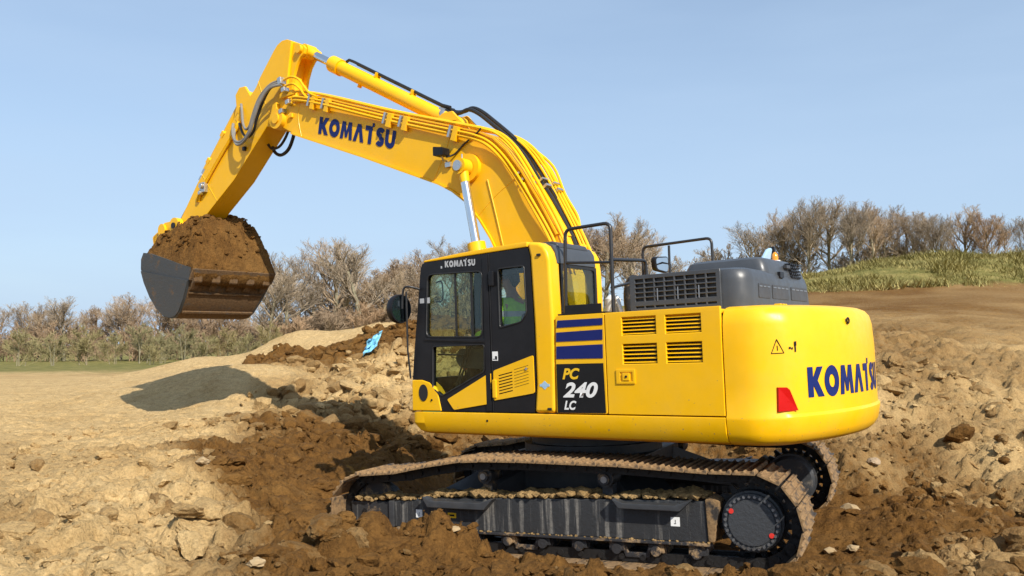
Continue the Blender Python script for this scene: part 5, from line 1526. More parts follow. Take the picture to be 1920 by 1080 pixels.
    for k in range(21 * 4):
        a = R(k * 360 / 84)
        r_ = (.335, .335, .275, .275)[k % 4]
        tooth.append((SPR.x + r_ * math.cos(a), SPR.y + r_ * math.sin(a)))
    mb.prism(tooth, yc - .03, yc + .03); spr = tp(mb, 'sprocket', 'chain')
    mb = MB(); mb.cyl((SPR.x, yc - .03 * sy, SPR.y), (SPR.x, yc - .30 * sy, SPR.y), .27, n=40); mb.cyl((SPR.x, yc - .30 * sy, SPR.y), (SPR.x, yc - .34 * sy, SPR.y), .25, .22, n=40); tp(mb, 'travel_motor', 'disc', spr, ang=45)
    ya = 1.505 * sy
    mb = MB(); mb.cyl((SPR.x, yc - .2, SPR.y), (SPR.x, ya - .07 * sy, SPR.y), .255, n=40); mb.cyl((SPR.x, ya - .08 * sy, SPR.y), (SPR.x, ya - .012 * sy, SPR.y), .235, n=40); mb.cyl((SPR.x, ya - .013 * sy, SPR.y), (SPR.x, ya, SPR.y), .196, .190, n=40)
    tp(mb, 'final_drive', 'disc', spr, ang=40)
    mb = MB()
    for k in range(30):
        a = R(k * 12 + 4)
        c = (SPR.x + .214 * math.cos(a), SPR.y + .214 * math.sin(a))
        mb.cyl((c[0], ya - .014 * sy, c[1]), (c[0], ya + .008 * sy, c[1]), .0125, n=6)
    tp(mb, 'bolt_ring', 'steel', spr, smooth=False)
    for a in (151, -31):
        c = (SPR.x - .185 * math.cos(R(a)), SPR.y + .185 * math.sin(R(a)))
        mb = MB(); mb.cyl((c[0], ya - .01 * sy, c[1]), (c[0], ya + .006 * sy, c[1]), .021, n=12); tp(mb, 'drain_plug', 'red_mark', spr)
    if sy > 0:
        for x0, x1, z0, z1, mt in ((1.300, 1.372, .330, .408, 'white'), (.915, 1.008, .345, .395, 'yellow_print'), (-1.302, -1.222, .388, .466, 'white')):
            mb = MB(); mb.box(x0, x1, 1.4505, 1.453, z0, z1); tp(mb, 'sticker', mt, fr_, smooth=False)
            mb = MB(); w_ = x1 - x0
            if mt == 'white':
                mb.box(x0 + w_ * .4, x0 + w_ * .62, 1.453, 1.4545, z0 + .02, z0 + .026); mb.box(x0 + w_ * .45, x0 + w_ * .52, 1.453, 1.4545, z0 + .03, z0 + .055)
            else:
                mb.box(x0 + w_ * .2, x0 + w_ * .8, 1.453, 1.4545, z0 + .016, z0 + .034)
            tp(mb, 'sticker_print', 'decal_black', fr_, smooth=False)
side(1); side(-1)
# X-shaped centre frame
mb = MB(); mb.box(-.75, .75, -.75, .75, .55, .88)
for sx in (-1, 1):
    for sy in (-1, 1):
        mb.add([(sx * .3, sy * .5, .50), (sx * .75, sy * .5, .50), (sx * 1.25, sy * 1.13, .34), (sx * .75, sy * 1.13, .34), (sx * .3, sy * .5, .86), (sx * .75, sy * .5, .86), (sx * 1.25, sy * 1.13, .56), (sx * .75, sy * 1.13, .56)],
               [(0, 1, 2, 3), (7, 6, 5, 4), (0, 4, 5, 1), (1, 5, 6, 2), (2, 6, 7, 3), (3, 7, 4, 0)])
tp(mb, 'centre_frame', 'frame', bevel=.01)

# ------------------------------------------------------------------ operator in the cab
person = bpy.data.objects.new('person', None)
COL.objects.link(person)
person.matrix_world = HOUSE @ Matrix.Translation((.30, .88, 1.90))
tag(person, 'operator in a green hi-vis jacket and hard hat sitting in the cab', 'person')
P_OFF = Vector((.30, .88, 1.90))
def skinned(name, verts, edges, radii, mat, root=0, sub=2):
    me = bpy.data.meshes.new(name)
    me.from_pydata([tuple(Vector(v) - P_OFF) for v in verts], edges, [])
    o = bpy.data.objects.new(name, me); COL.objects.link(o); o.parent = person
    me.materials.append(M[mat])
    md = o.modifiers.new('skin', 'SKIN'); md.use_smooth_shade = True
    sk_ = me.skin_vertices[0].data if me.skin_vertices else None
    if sk_ is None:
        bmm = bmesh.new(); bmm.from_mesh(me); bmm.verts.layers.skin.verify(); bmm.to_mesh(me); bmm.free()
        sk_ = me.skin_vertices[0].data
    for i, r_ in enumerate(radii):
        sk_[i].radius = (r_, r_) if not isinstance(r_, tuple) else r_
        sk_[i].use_root = (i == root)
    ss = o.modifiers.new('subdivision', 'SUBSURF'); ss.levels = sub; ss.render_levels = sub
    return o
x0, y0 = .235, .96
body_v = [(x0, y0, 1.98), (x0 + .02, y0, 2.18), (x0 + .05, y0, 2.36), (x0 + .07, y0, 2.50), (x0 + .10, y0, 2.58), (x0 + .12, y0, 2.66), (x0 + .13, y0, 2.74)]
body_r = [.15, .15, .14, .07, .052, .085, .075]
body_e = [(i, i + 1) for i in range(6)]
for s in (1, -1):
    i0 = len(body_v)
    # leg
    body_v += [(x0 + .06, y0 + .10 * s, 1.97), (x0 + .46, y0 + .13 * s, 1.98), (x0 + .60, y0 + .12 * s, 1.52), (x0 + .72, y0 + .12 * s, 1.45)]
    body_r += [.085, .07, .05, .045]
    body_e += [(0, i0), (i0, i0 + 1), (i0 + 1, i0 + 2), (i0 + 2, i0 + 3)]
    # arm to the joystick
    i1 = len(body_v)
    body_v += [(x0 + .06, y0 + .19 * s, 2.43), (x0 + .10, y0 + .27 * s, 2.16), (x0 + .34, y0 + .31 * s, 2.10), (x0 + .42, y0 + .32 * s, 2.12)]
    body_r += [.062, .048, .034, (.036, .022)]
    body_e += [(2, i1), (i1, i1 + 1), (i1 + 1, i1 + 2), (i1 + 2, i1 + 3)]
    # five fingers curling round the lever
    for f_, (dy, ln) in enumerate(((-.030, .8), (-.012, 1.0), (.006, 1.05), (.024, .95), (.04, .7))):
        i2 = len(body_v)
        if f_ == 4:
            body_v += [(x0 + .43, y0 + (.32 - .03 * 1) * s, 2.15), (x0 + .46, y0 + .295 * s, 2.175)]
        else:
            body_v += [(x0 + .455, y0 + .32 * s + dy, 2.13), (x0 + .455 + .03 * ln, y0 + .325 * s + dy, 2.11 - .012 * f_)]
        body_r += [.0095, .0085]
        body_e += [(i1 + 3, i2), (i2, i2 + 1)]
body = skinned('body', body_v, body_e, body_r, 'skin')
jv = [(x0 - .01, y0, 2.0), (x0 + .01, y0, 2.15), (x0 + .04, y0, 2.34), (x0 + .06, y0, 2.46), (x0 + .075, y0, 2.52)]
jr = [.175, .178, .165, .10, .072]
je = [(0, 1), (1, 2), (2, 3), (3, 4)]
for s in (1, -1):
    i1 = len(jv)
    jv += [(x0 + .05, y0 + .195 * s, 2.43), (x0 + .075, y0 + .25 * s, 2.30), (x0 + .10, y0 + .275 * s, 2.16), (x0 + .22, y0 + .295 * s, 2.13), (x0 + .33, y0 + .31 * s, 2.105)]
    jr += [.088, .078, .07, .06, .052]
    je += [(2, i1), (i1, i1 + 1), (i1 + 1, i1 + 2), (i1 + 2, i1 + 3), (i1 + 3, i1 + 4)]
jk = skinned('jacket', jv, je, jr, 'jacket')
# the bands in the cloth are set by height above the floor of the cab
for nd in M['jacket'].node_tree.nodes:
    if nd.type == 'MATH' and nd.operation == 'SUBTRACT':
        nd.inputs[1].default_value -= P_OFF.z
tv = [(x0 + .0, y0, 1.98), (x0 + .06, y0 + .10, 1.97), (x0 + .46, y0 + .13, 1.98), (x0 + .58, y0 + .12, 1.58), (x0 + .06, y0 - .10, 1.97), (x0 + .46, y0 - .13, 1.98), (x0 + .58, y0 - .12, 1.58)]
skinned('trousers', tv, [(0, 1), (1, 2), (2, 3), (0, 4), (4, 5), (5, 6)], [.155, .10, .085, .068, .10, .085, .068], 'trousers')
for s in (1, -1):
    skinned('boot', [(x0 + .59, y0 + .12 * s, 1.56), (x0 + .61, y0 + .12 * s, 1.46), (x0 + .76, y0 + .12 * s, 1.43)], [(0, 1), (1, 2)], [.06, .06, .045], 'rubber')
def pp(mb, name, mat, **kw):
    mb.v = [tuple(Vector(v) - P_OFF) for v in mb.v]
    return finish(mb.bm(), name, mat, person, **kw)
hx, hy, hz_ = x0 + .125, y0, 2.70
mb = MB(); mb.tube([(hx + .085, hy, hz_ + .01), (hx + .118, hy, hz_ - .02), (hx + .09, hy, hz_ - .035)], [.012, .018, .012], 8); mb.tube([(hx + .01, hy + .088, hz_ - .01), (hx + .01, hy + .10, hz_)], [.022, .026], 10); mb.tube([(hx + .01, hy - .088, hz_ - .01), (hx + .01, hy - .10, hz_)], [.022, .026], 10); mb.tube([(hx + .075, hy - .025, hz_ - .065), (hx + .088, hy, hz_ - .066), (hx + .075, hy + .025, hz_ - .065)], .008, 6)
pp(mb, 'face_features', 'skin')
mb = MB(); mb.tube([(hx + .082, hy + .032, hz_ + .02), (hx + .09, hy + .032, hz_ + .02)], .010, 8); mb.tube([(hx + .082, hy - .032, hz_ + .02), (hx + .09, hy - .032, hz_ + .02)], .010, 8); pp(mb, 'eyes', 'rubber')
mb = MB()
rg = []
for k, (zz, sc_) in enumerate(((.025, 1.16), (.035, 1.02), (.07, .98), (.105, .82), (.128, .5), (.136, .12))):
    rg.append([(hx + (.118 * math.cos(R(a)) + (.035 * max(0, math.cos(R(a))) if k == 0 else 0)) * sc_, hy + .10 * math.sin(R(a)) * sc_, hz_ + zz) for a in range(0, 360, 20)])
loft(mb, rg); pp(mb, 'hard_hat', 'helmet', ang=50)
mb = MB(); mb.tube([(hx - .06, hy, hz_ + .03), (hx - .085, hy, hz_ - .03), (hx - .06, hy, hz_ - .075)], [.07, .055, .03], 12); pp(mb, 'hair', 'rubber')
# ------------------------------------------------------------------ loose things and vegetation
def gz(x, y):
    h, b, r = ground_z(np.array([float(x)]), np.array([float(y)]))
    return float(h[0])

# irregular lumps: an icosphere pushed about by noise
def lump_mesh(seed, sub, rough=.28, flat=.7):
    rnd = random.Random(seed)
    b = bmesh.new(); bmesh.ops.create_icosphere(b, subdivisions=sub, radius=1.0)
    dirs = [Vector((rnd.gauss(0, 1), rnd.gauss(0, 1), rnd.gauss(0, 1))).normalized() for _ in range(11)]
    cut = [rnd.uniform(.52, .95) for _ in dirs]
    jit = .05 if sub < 2 else .085
    for v in b.verts:
        d = v.co.normalized(); s = 1.0
        for q, a in zip(dirs, cut):          # broken facets: planes cut off the ball
            k = d.dot(q)
            if k > .05:
                s = min(s, a / k)
        s *= 1 + rnd.uniform(-jit, jit) * (1 + rough)
        v.co = Vector((d.x * s, d.y * s, d.z * s * flat))
    V = np.array([v.co[:] for v in b.verts]); Fc = np.array([[v.index for v in f.verts] for f in b.faces])
    b.free()
    return V, Fc

def scatter(name, n, region, size, sub, seed, label, keep, variants=6, mat='clod', sink=.48, brown_shift=0.0):
    rs = np.random.RandomState(seed)
    vr = [lump_mesh(seed * 10 + k, sub) for k in range(variants)]
    x = rs.uniform(region[0], region[1], n * 3); y = region[2] + (region[3] - region[2]) * rs.uniform(0, 1, n * 3) ** 1.5
    h, b, r = ground_z(x, y)
    lx = _inv[0, 0] * x + _inv[0, 1] * y + _inv[0, 2] * h + _inv[0, 3]
    ly = _inv[1, 0] * x + _inv[1, 1] * y + _inv[1, 2] * h + _inv[1, 3]
    inside = (np.abs(lx) < 2.45) & (np.abs(ly) < 1.72)
    m = (rs.uniform(0, 1, n * 3) < keep(x, y, b, r)) & ~inside
    x, y, h, b = x[m][:n], y[m][:n], h[m][:n], b[m][:n]
    VV, FF, BB = [], [], []; o = 0
    for i in range(len(x)):
        V, Fc = vr[rs.randint(variants)]
        s = size[0] + (size[1] - size[0]) * rs.rand() ** 3.4
        a = rs.uniform(0, 2 * math.pi); c, s_ = math.cos(a), math.sin(a)
        Q = V * s * np.array([rs.uniform(.8, 1.5), rs.uniform(.6, 1.1), rs.uniform(.5, 1.2)])
        tl = rs.normal(0, .35); Q = np.stack([Q[:, 0] * math.cos(tl) - Q[:, 2] * math.sin(tl), Q[:, 1], Q[:, 0] * math.sin(tl) + Q[:, 2] * math.cos(tl)], -1)
        Q = np.stack([Q[:, 0] * c - Q[:, 1] * s_, Q[:, 0] * s_ + Q[:, 1] * c, Q[:, 2]], -1) + np.array([x[i], y[i], h[i] + s * (.5 - sink) * .8])
        VV.append(Q); FF.append(Fc + o); o += len(Q)
        BB.append(np.full(len(Q), np.clip(b[i] + rs.normal(0, .14) + brown_shift, 0, 1)))
    VV = np.concatenate(VV); FF = np.concatenate(FF); BB = np.concatenate(BB)
    me = bpy.data.meshes.new(name)
    me.vertices.add(len(VV)); me.vertices.foreach_set('co', VV.ravel())
    me.loops.add(FF.size); me.polygons.add(len(FF))
    me.loops.foreach_set('vertex_index', FF.ravel().astype(np.int32))
    me.polygons.foreach_set('loop_start', np.arange(len(FF)) * 3); me.polygons.foreach_set('loop_total', np.full(len(FF), 3))
    me.polygons.foreach_set('use_smooth', np.zeros(len(FF), bool))
    me.update()
    at_ = me.attributes.new('brown', 'FLOAT', 'POINT'); at_.data.foreach_set('value', BB)
    me.materials.append(M[mat])
    ob = bpy.data.objects.new(name, me); COL.objects.link(ob)
    tag(ob, label, 'soil', kind='stuff')
    return ob
scatter('soil_crumbs', 14000, (-6.5, 6.5, 5.2, 14), (.008, .05), 1, 21, 'small crumbs of earth strewn over the ground', lambda x, y, b, r: np.clip(r * .9, .08, 1))
scatter('soil_clods', 2000, (-7, 7.5, 5.4, 16), (.03, .19), 3, 33, 'loose clods of brown and sandy earth around the machine', lambda x, y, b, r: np.clip((r - .45) * 1.8, 0.01, 1))
scatter('bank_clods', 3400, (-9, 6, 13, 22.5), (.04, .24), 2, 44, 'rough clods covering the dug bank beyond the cab', lambda x, y, b, r: np.clip((r - .5) * 2, 0.0, 1))

# mud lying on the near crawler frame
rs = np.random.RandomState(5)
VV, FF = [], []; o = 0
vr = [lump_mesh(900 + k, 1) for k in range(5)]
for i in range(620):
    xx = rs.uniform(-1.55, 2.1)
    zt = np.interp(xx, [-1.53, -1.3, .2, 1.2, 1.66, 2.15], [.612, .612, .565, .52, .475, .45])
    clump = .5 + .5 * math.sin(xx * 9 + 1.3) * math.sin(xx * 3.1)
    s = rs.uniform(.015, .065) * (.6 + .8 * clump)
    V, Fc = vr[rs.randint(5)]
    Q = V * s * np.array([1.2, 1, .9]) + np.array([xx, rs.uniform(1.22, 1.455), zt + s * .35 + rs.uniform(0, .035) * clump])
    VV.append(Q); FF.append(Fc + o); o += len(Q)
for i in range(90):           # crumbs on the lower flange and round the sprocket
    xx = rs.uniform(-1.55, 1.3); V, Fc = vr[rs.randint(5)]; s = rs.uniform(.008, .022)
    Q = V * s + np.array([xx, rs.uniform(1.455, 1.48), .258 - (xx + 1.56) * .0114 + s * .4]); VV.append(Q); FF.append(Fc + o); o += len(Q)
mb = MB(); mb.v = [tuple(p) for p in np.concatenate(VV)]; mb.f = [tuple(f) for f in np.concatenate(FF)]
mud = finish(mb.bm(), 'mud_clods', 'mud', None, smooth=False, recalc=False)
mud.matrix_world = POSE
tag(mud, 'dried mud clods lying along the near crawler frame', 'mud', kind='stuff')

# clods and crumbs of the bucket load, joined to the heap they lie on
rs = np.random.RandomState(14)
lv = np.array([v.co[:] for v in load.data.vertices]); lf = [tuple(p.vertices) for p in load.data.polygons]
topn = nu * nw
VV, FF = [lv], []; o = len(lv)
for i in range(330):
    k = rs.randint(topn); p = lv[k]
    if (p[0] > 7.45 and rs.rand() < .6) or abs(p[1]) > .66: continue
    s = .010 + .055 * rs.rand() ** 3.2
    V, Fc = vr[rs.randint(5)]; a = rs.uniform(0, 6.28)
    Q = V * s * np.array([1.2, 1, .95]); Q = np.stack([Q[:, 0] * math.cos(a) - Q[:, 1] * math.sin(a), Q[:, 0] * math.sin(a) + Q[:, 1] * math.cos(a), Q[:, 2]], -1)
    VV.append(Q + p + np.array([-.25 * s, 0, .15 * s])); FF.append(Fc + o); o += len(Q)
lm = bpy.data.meshes.new('soil_load')
lm.from_pydata(np.concatenate(VV).tolist(), [], lf + [tuple(int(q) for q in f) for f in np.concatenate(FF)])
lm.materials.append(M['load'])
for p in lm.polygons: p.use_smooth = len(p.vertices) == 4
load.data = lm

# single stones that can be told apart
def stone(x, y, s, seed, label, mat='stone', flat=.75, sink=.25, rot=0):
    V, Fc = lump_mesh(seed, 3, .38, flat)
    mb = MB(); mb.v = [tuple(p) for p in V * s * np.array([1.2, .9, 1])]; mb.f = [tuple(f) for f in Fc]
    ob = finish(mb.bm(), 'stone', mat, None, ang=25)
    ob.location = (x, y, gz(x, y) + s * flat * (1 - 2 * sink) * .6); ob.rotation_euler = (0, 0, rot)
    tag(ob, label, 'stone')
    return ob
stone(3.84, 9.83, 0.098, 501, 'pale blunt stone on the soil right of the rear sprocket', 'stone', 0.90, 0.2, 0.00)
stone(3.12, 7.94, 0.055, 502, 'smaller pale stone below the blunt stone near the lower right', 'stone', 0.70, 0.2, 0.00)
stone(2.93, 8.02, 0.060, 503, 'flat pale stone lying just behind the near crawler', 'stone', 0.60, 0.2, 0.00)
stone(-1.65, 5.59, 0.059, 504, 'pale oblong stone at the lower left where sand meets mud', 'stone', 0.60, 0.2, 0.20)
stone(-2.26, 7.08, 0.035, 505, 'small grey-white stone at the edge of the dug pit', 'stone', 0.90, 0.2, 0.00)
stone(-2.25, 8.06, 0.040, 506, 'small brown stone lying beside the pit edge', 'stone2', 0.70, 0.2, 0.00)
stone(-3.44, 9.61, 0.078, 507, 'pale sandy lump on the slope left of the pit', 'stone', 0.80, 0.2, 0.00)
stone(-0.47, 6.97, 0.048, 508, 'pale chip of stone on the mud in front of the crawler', 'stone', 0.50, 0.2, 0.50)
stone(4.49, 10.70, 0.074, 509, 'brown stone near the right edge behind the counterweight', 'stone2', 0.80, 0.2, 0.00)

# blue plastic scrap caught in the bank, with a dark hollow under it
bx_, by_ = -3.20, 19.55
mb = MB()
rs = np.random.RandomState(77)
g = 9
for j in range(g):
    for i in range(g):
        u, v = i / (g - 1) - .5, j / (g - 1) - .5
        mb.v.append((u * .34 + v * .14 + rs.normal(0, .012), v * .10 + rs.normal(0, .035), v * .40 + u * .22 + rs.normal(0, .015)))
mb.f = [(j * g + i, j * g + i + 1, (j + 1) * g + i + 1, (j + 1) * g + i) for j in range(g - 1) for i in range(g - 1)]
bl = finish(mb.bm(), 'plastic_sheet', 'bluebag', None, ang=30)
sdm = bl.modifiers.new('thickness', 'SOLIDIFY'); sdm.thickness = .012
bl.location = (bx_, by_, gz(bx_, by_) + .26)
tag(bl, 'crumpled light blue plastic sheet stuck in the brown bank', 'plastic sheet')

# ------------------------------------------------------------------ bare winter trees
class TreeMB:
    def __init__(s):
        s.trunk = MB(); s.crown = MB(); s.tips = []
def tube_fast(mb, pts, rs_, n):
    mb.tube(pts, rs_, n, caps=False)
def make_tree(seed, height, limbs=6, fork=.28, spread=.55, dens=1.0, up=.4, twig=.017, stems=1, lev_max=4):
    """bare crown: trunk, arching limbs, branches, twigs"""
    rnd = random.Random(seed)
    T = TreeMB()
    def branch(p, d, L, r, lev, dest):
        n = (5, 5, 4, 3, 2)[lev]
        pts = [p.copy()]; rr = [r]
        q = p.copy(); dd = d.copy()
        for k in range(n):
            wob = (.04, .09, .11, .13, .14)[lev]
            dd = (dd + Vector((rnd.gauss(0, wob), rnd.gauss(0, wob), rnd.gauss(0, wob * .6) + (0, up * .22, up * .20, up * .12, up * .1)[lev]))).normalized()
            q = q + dd * (L / n)
            pts.append(q.copy()); rr.append(r * (1 - (.70 if lev else .5) * (k + 1) / n))
        dest.tube(pts, [max(v, twig * (1, 1.6, 1.25, 1, .8)[lev]) for v in rr], (7, 5, 3, 3, 3)[lev], caps=False)
        if lev >= lev_max:
            return
        cnt = (limbs, int(11 * dens), int(8 * dens), int(5 * dens))[lev]
        for c in range(max(2, cnt)):
            if lev == 0:
                t = fork + (1 - fork) * ((c + rnd.random() * .6) / cnt) ** .9
            else:
                t = .18 + .82 * (c + rnd.random()) / cnt
            t = min(t, .995)
            f = t * n; i = min(int(f), n - 1); f -= i
            bp_ = pts[i].lerp(pts[i + 1], f)
            ax = (pts[i + 1] - pts[i]).normalized()
            if lev == 0:
                az = c * 2.4 + rnd.uniform(-.4, .4); per = Vector((math.cos(az), math.sin(az), 0))
                an_ = R(rnd.uniform(34, 62)) * (1.15 - .55 * t)
                ll = height * spread * (1.05 - .42 * (t - fork) / (1 - fork)) * rnd.uniform(.85, 1.12)
                r2 = r * .60
            else:
                per = Vector((rnd.gauss(0, 1), rnd.gauss(0, 1), rnd.gauss(0, .7))); per = (per - ax * per.dot(ax)).normalized()
                an_ = R(rnd.uniform(18, 48))
                ll = L * rnd.uniform(.38, .66) * (1.15 - .5 * t)
                r2 = rr[i] * .56
            branch(bp_, (ax * math.cos(an_) + per * math.sin(an_)), ll, r2, lev + 1, T.crown)
    for s in range(stems):
        off = Vector((rnd.uniform(-1, 1), rnd.uniform(-1, 1), 0)) * (0 if stems == 1 else height * .09)
        d0 = Vector((rnd.gauss(0, .04) + off.x * .12, rnd.gauss(0, .04) + off.y * .12, 1)).normalized()
        branch(off + Vector((0, 0, -.3)), d0, height * .78 * (1 if s == 0 else rnd.uniform(.7, .95)), height * (.018 if stems == 1 else .010), 0, T.trunk)
    top = max(v[2] for v in T.crown.v)
    return T, top
def mesh_of(mb, name, mat):
    me = bpy.data.meshes.new(name)
    me.from_pydata([tuple(v) for v in mb.v], [], mb.f)
    me.materials.append(M[mat])
    return me
TV = {}
def variant(key, mat, **kw):
    t, top = make_tree(**kw)
    TV[key] = (mesh_of(t.trunk, 'trunk', 'bark'), mesh_of(t.crown, 'crown', mat), top)
variant('spread', 'twig', seed=6, height=13, limbs=10, fork=.26, spread=.56, dens=1.15, up=.85, twig=.0105)
variant('tall', 'twig', seed=8, height=13, limbs=10, fork=.30, spread=.42, dens=1.1, up=.8, twig=.0105)
variant('round', 'twig', seed=15, height=12, limbs=7, fork=.24, spread=.48, dens=1.0, up=.75, twig=.0105, stems=2)
variant('red', 'twig_red', seed=21, height=11, limbs=10, fork=.24, spread=.46, dens=1.1, up=.75, twig=.0115)
variant('thin', 'twig', seed=33, height=11, limbs=8, fork=.36, spread=.32, dens=1.0, up=.7, twig=.0105)
variant('shrub', 'twig_green', seed=41, height=5, limbs=4, fork=.06, spread=.55, dens=.85, up=.6, twig=.014, stems=3)
variant('bush', 'twig_red', seed=52, height=5, limbs=4, fork=.06, spread=.62, dens=.9, up=.5, twig=.015, stems=3)
def tree(name, key, x, y, h, rot, label, cat='tree', group=None, wid=1.0, z=None):
    tr, cr, hh = TV[key]
    e = bpy.data.objects.new(name, None); COL.objects.link(e)
    e.location = (x, y, (gz(x, y) if z is None else z)); e.rotation_euler = (0, 0, R(rot)); s = (h - e.location[2]) / hh; e.scale = (s * wid, s * wid, s)
    for nm, me in (('trunk', tr), ('crown', cr)):
        o_ = bpy.data.objects.new(nm, me); COL.objects.link(o_); o_.parent = e
    tag(e, label, cat, group)
    return e
tree('bare_tree', 'spread', -17.54, 84.0, 12.81, 20, 'widest bare tree with a rounded crown, midway between bucket and cab', 'tree', 'bare trees of the wood behind the bucket', 1.75)
tree('bare_tree', 'tall', -21.11, 80.0, 10.77, 70, 'bare tree with pale forked limbs just right of the bucket', 'tree', 'bare trees of the wood behind the bucket', 1.54)
tree('bare_tree', 'round', -22.53, 78.0, 9.66, 130, 'bare tree partly hidden by the right edge of the bucket', 'tree', 'bare trees of the wood behind the bucket', 1.54)
tree('bare_tree', 'thin', -13.38, 76.0, 10.90, 10, 'slender bare tree with a straight pale trunk right of the widest tree', 'tree', 'bare trees of the wood behind the bucket', 1.68)
tree('bare_tree', 'red', -13.37, 88.0, 10.22, 200, 'reddish bare tree in the dip between the widest tree and the cab', 'tree', 'bare trees of the wood behind the bucket', 1.96)
tree('bare_tree', 'red', -11.47, 90.0, 10.87, 60, 'reddish bare tree standing directly behind the left door mirror', 'tree', 'bare trees of the wood behind the bucket', 2.10)
tree('bare_tree', 'round', -10.15, 95.0, 12.57, 310, 'bare tree rising just left of the cab roof corner', 'tree', 'bare trees of the wood behind the bucket', 1.68)
tree('bare_tree', 'red', -21.63, 92.0, 9.21, 160, 'low reddish bare tree left of the widest tree', 'tree', 'bare trees of the wood behind the bucket', 2.10)
tree('bare_tree', 'red', -17.20, 90.0, 8.21, 255, 'low reddish bare tree below the crown of the widest tree', 'tree', 'bare trees of the wood behind the bucket', 2.10)
tree('bare_tree', 'round', -6.65, 92.0, 13.51, 100, 'bare tree seen over the cab roof left of the chrome boom rod', 'tree', 'bare trees of the wood behind the bucket', 1.68)
tree('bare_tree', 'tall', -3.18, 92.0, 13.16, 45, 'bare tree glimpsed between the chrome boom rod and the boom', 'tree', 'bare trees of the wood behind the bucket', 1.54)
tree('bare_tree', 'thin', -8.13, 60.0, 7.22, 220, 'thin pale sapling trunk in front of the wood beside the mirror', 'tree', 'bare trees of the wood behind the bucket', 0.84)
tree('bare_tree', 'thin', -38.65, 95.0, 7.07, 100, 'bare tree below the left side plate of the bucket', 'tree', 'bare trees of the wood behind the bucket', 1.96)
tree('bare_tree', 'round', -40.76, 95.0, 7.96, 200, 'leftmost bare tree, its top level with the bucket side plate', 'tree', 'bare trees of the wood behind the bucket', 1.68)
tree('bare_tree', 'red', -32.11, 95.0, 7.07, 30, 'low reddish bare tree directly under the bucket floor', 'tree', 'bare trees of the wood behind the bucket', 2.24)
tree('bare_tree', 'red', -35.74, 96.0, 6.52, 280, 'low reddish bare tree under the bucket heel', 'tree', 'bare trees of the wood behind the bucket', 2.24)
tree('bare_tree', 'red', 8.82, 80.0, 13.41, 140, 'dense reddish bare tree seen through the handrail behind the cab', 'tree', 'bare trees on the hill behind the hood', 1.82)
tree('bare_tree', 'tall', 11.78, 82.0, 14.84, 80, 'tall grey bare tree right of the handrail behind the cab', 'tree', 'bare trees on the hill behind the hood', 1.61)
tree('bare_tree', 'red', 6.88, 84.0, 14.30, 20, 'reddish bare tree beside the boom foot hoses', 'tree', 'bare trees on the hill behind the hood', 1.82)
tree('bare_tree', 'round', 13.88, 90.0, 14.17, 230, 'grey bare tree just left of the far handrail', 'tree', 'bare trees on the hill behind the hood', 1.26)
tree('bare_tree', 'round', 19.33, 66.0, 11.51, 40, 'small bare tree at the left end of the hill clump', 'tree', 'bare trees on the hill behind the hood', 2.10)
tree('bare_tree', 'round', 20.72, 66.0, 12.47, 90, 'bare tree rising behind the amber beacon', 'tree', 'bare trees on the hill behind the hood', 1.12)
tree('bare_tree', 'spread', 22.41, 64.0, 13.13, 140, 'tallest bare tree of the hill clump, with a spreading crown', 'tree', 'bare trees on the hill behind the hood', 1.33)
tree('bare_tree', 'tall', 24.69, 66.0, 13.40, 200, 'bare tree second tallest, right of the spreading crown', 'tree', 'bare trees on the hill behind the hood', 1.40)
tree('bare_tree', 'tall', 23.77, 60.0, 12.20, 300, 'bare tree with dark ivy on its top above the grassy bank', 'tree', 'bare trees on the hill behind the hood', 1.12)
tree('bare_tree', 'round', 27.63, 67.0, 13.15, 10, 'twiggy bare tree right of the ivy-topped one', 'tree', 'bare trees on the hill behind the hood', 1.26)
tree('bare_tree', 'tall', 27.02, 63.0, 12.55, 120, 'narrow upright bare tree near the right end of the bank', 'tree', 'bare trees on the hill behind the hood', 1.26)
tree('bare_tree', 'round', 29.34, 66.0, 12.64, 45, 'bare tree at the right edge of the hill clump', 'tree', 'bare trees on the hill behind the hood', 1.40)
tree('bare_tree', 'round', 31.21, 66.0, 12.56, 60, 'first bare tree to the right of the hill clump', 'tree', 'trees past the right edge of the hill', 1.26)
tree('bare_tree', 'spread', 32.06, 64.0, 11.83, 150, 'second bare tree to the right of the hill clump', 'tree', 'trees past the right edge of the hill', 1.26)
tree('bare_tree', 'tall', 35.70, 67.0, 12.93, 220, 'third bare tree to the right of the hill clump', 'tree', 'trees past the right edge of the hill', 1.26)
tree('bare_tree', 'red', 36.46, 65.0, 12.19, 300, 'fourth bare tree to the right of the hill clump', 'tree', 'trees past the right edge of the hill', 1.26)
tree('bare_tree', 'round', 38.89, 66.0, 12.14, 20, 'fifth bare tree to the right of the hill clump', 'tree', 'trees past the right edge of the hill', 1.26)
tree('bare_tree', 'round', -55.89, 95.0, 7.07, 60, 'farthest left bare tree to the left of the wood', 'tree', 'trees beyond the left edge of the wood', 1.54)
tree('bare_tree', 'red', -53.70, 97.0, 6.27, 150, 'fourth bare tree to the left of the wood', 'tree', 'trees beyond the left edge of the wood', 1.54)
tree('bare_tree', 'tall', -49.14, 94.0, 7.31, 220, 'third bare tree to the left of the wood', 'tree', 'trees beyond the left edge of the wood', 1.54)
tree('bare_tree', 'red', -47.34, 97.0, 6.57, 300, 'second bare tree to the left of the wood', 'tree', 'trees beyond the left edge of the wood', 1.54)
tree('bare_tree', 'spread', -43.41, 95.0, 7.07, 20, 'nearest bare tree to the left of the wood', 'tree', 'trees beyond the left edge of the wood', 1.54)
tree('shrub', 'shrub', -30.27, 70.0, 3.94, 0, 'budding olive shrub at the far left of the field edge', 'shrub', 'shrubs along the field edge', 1.30)
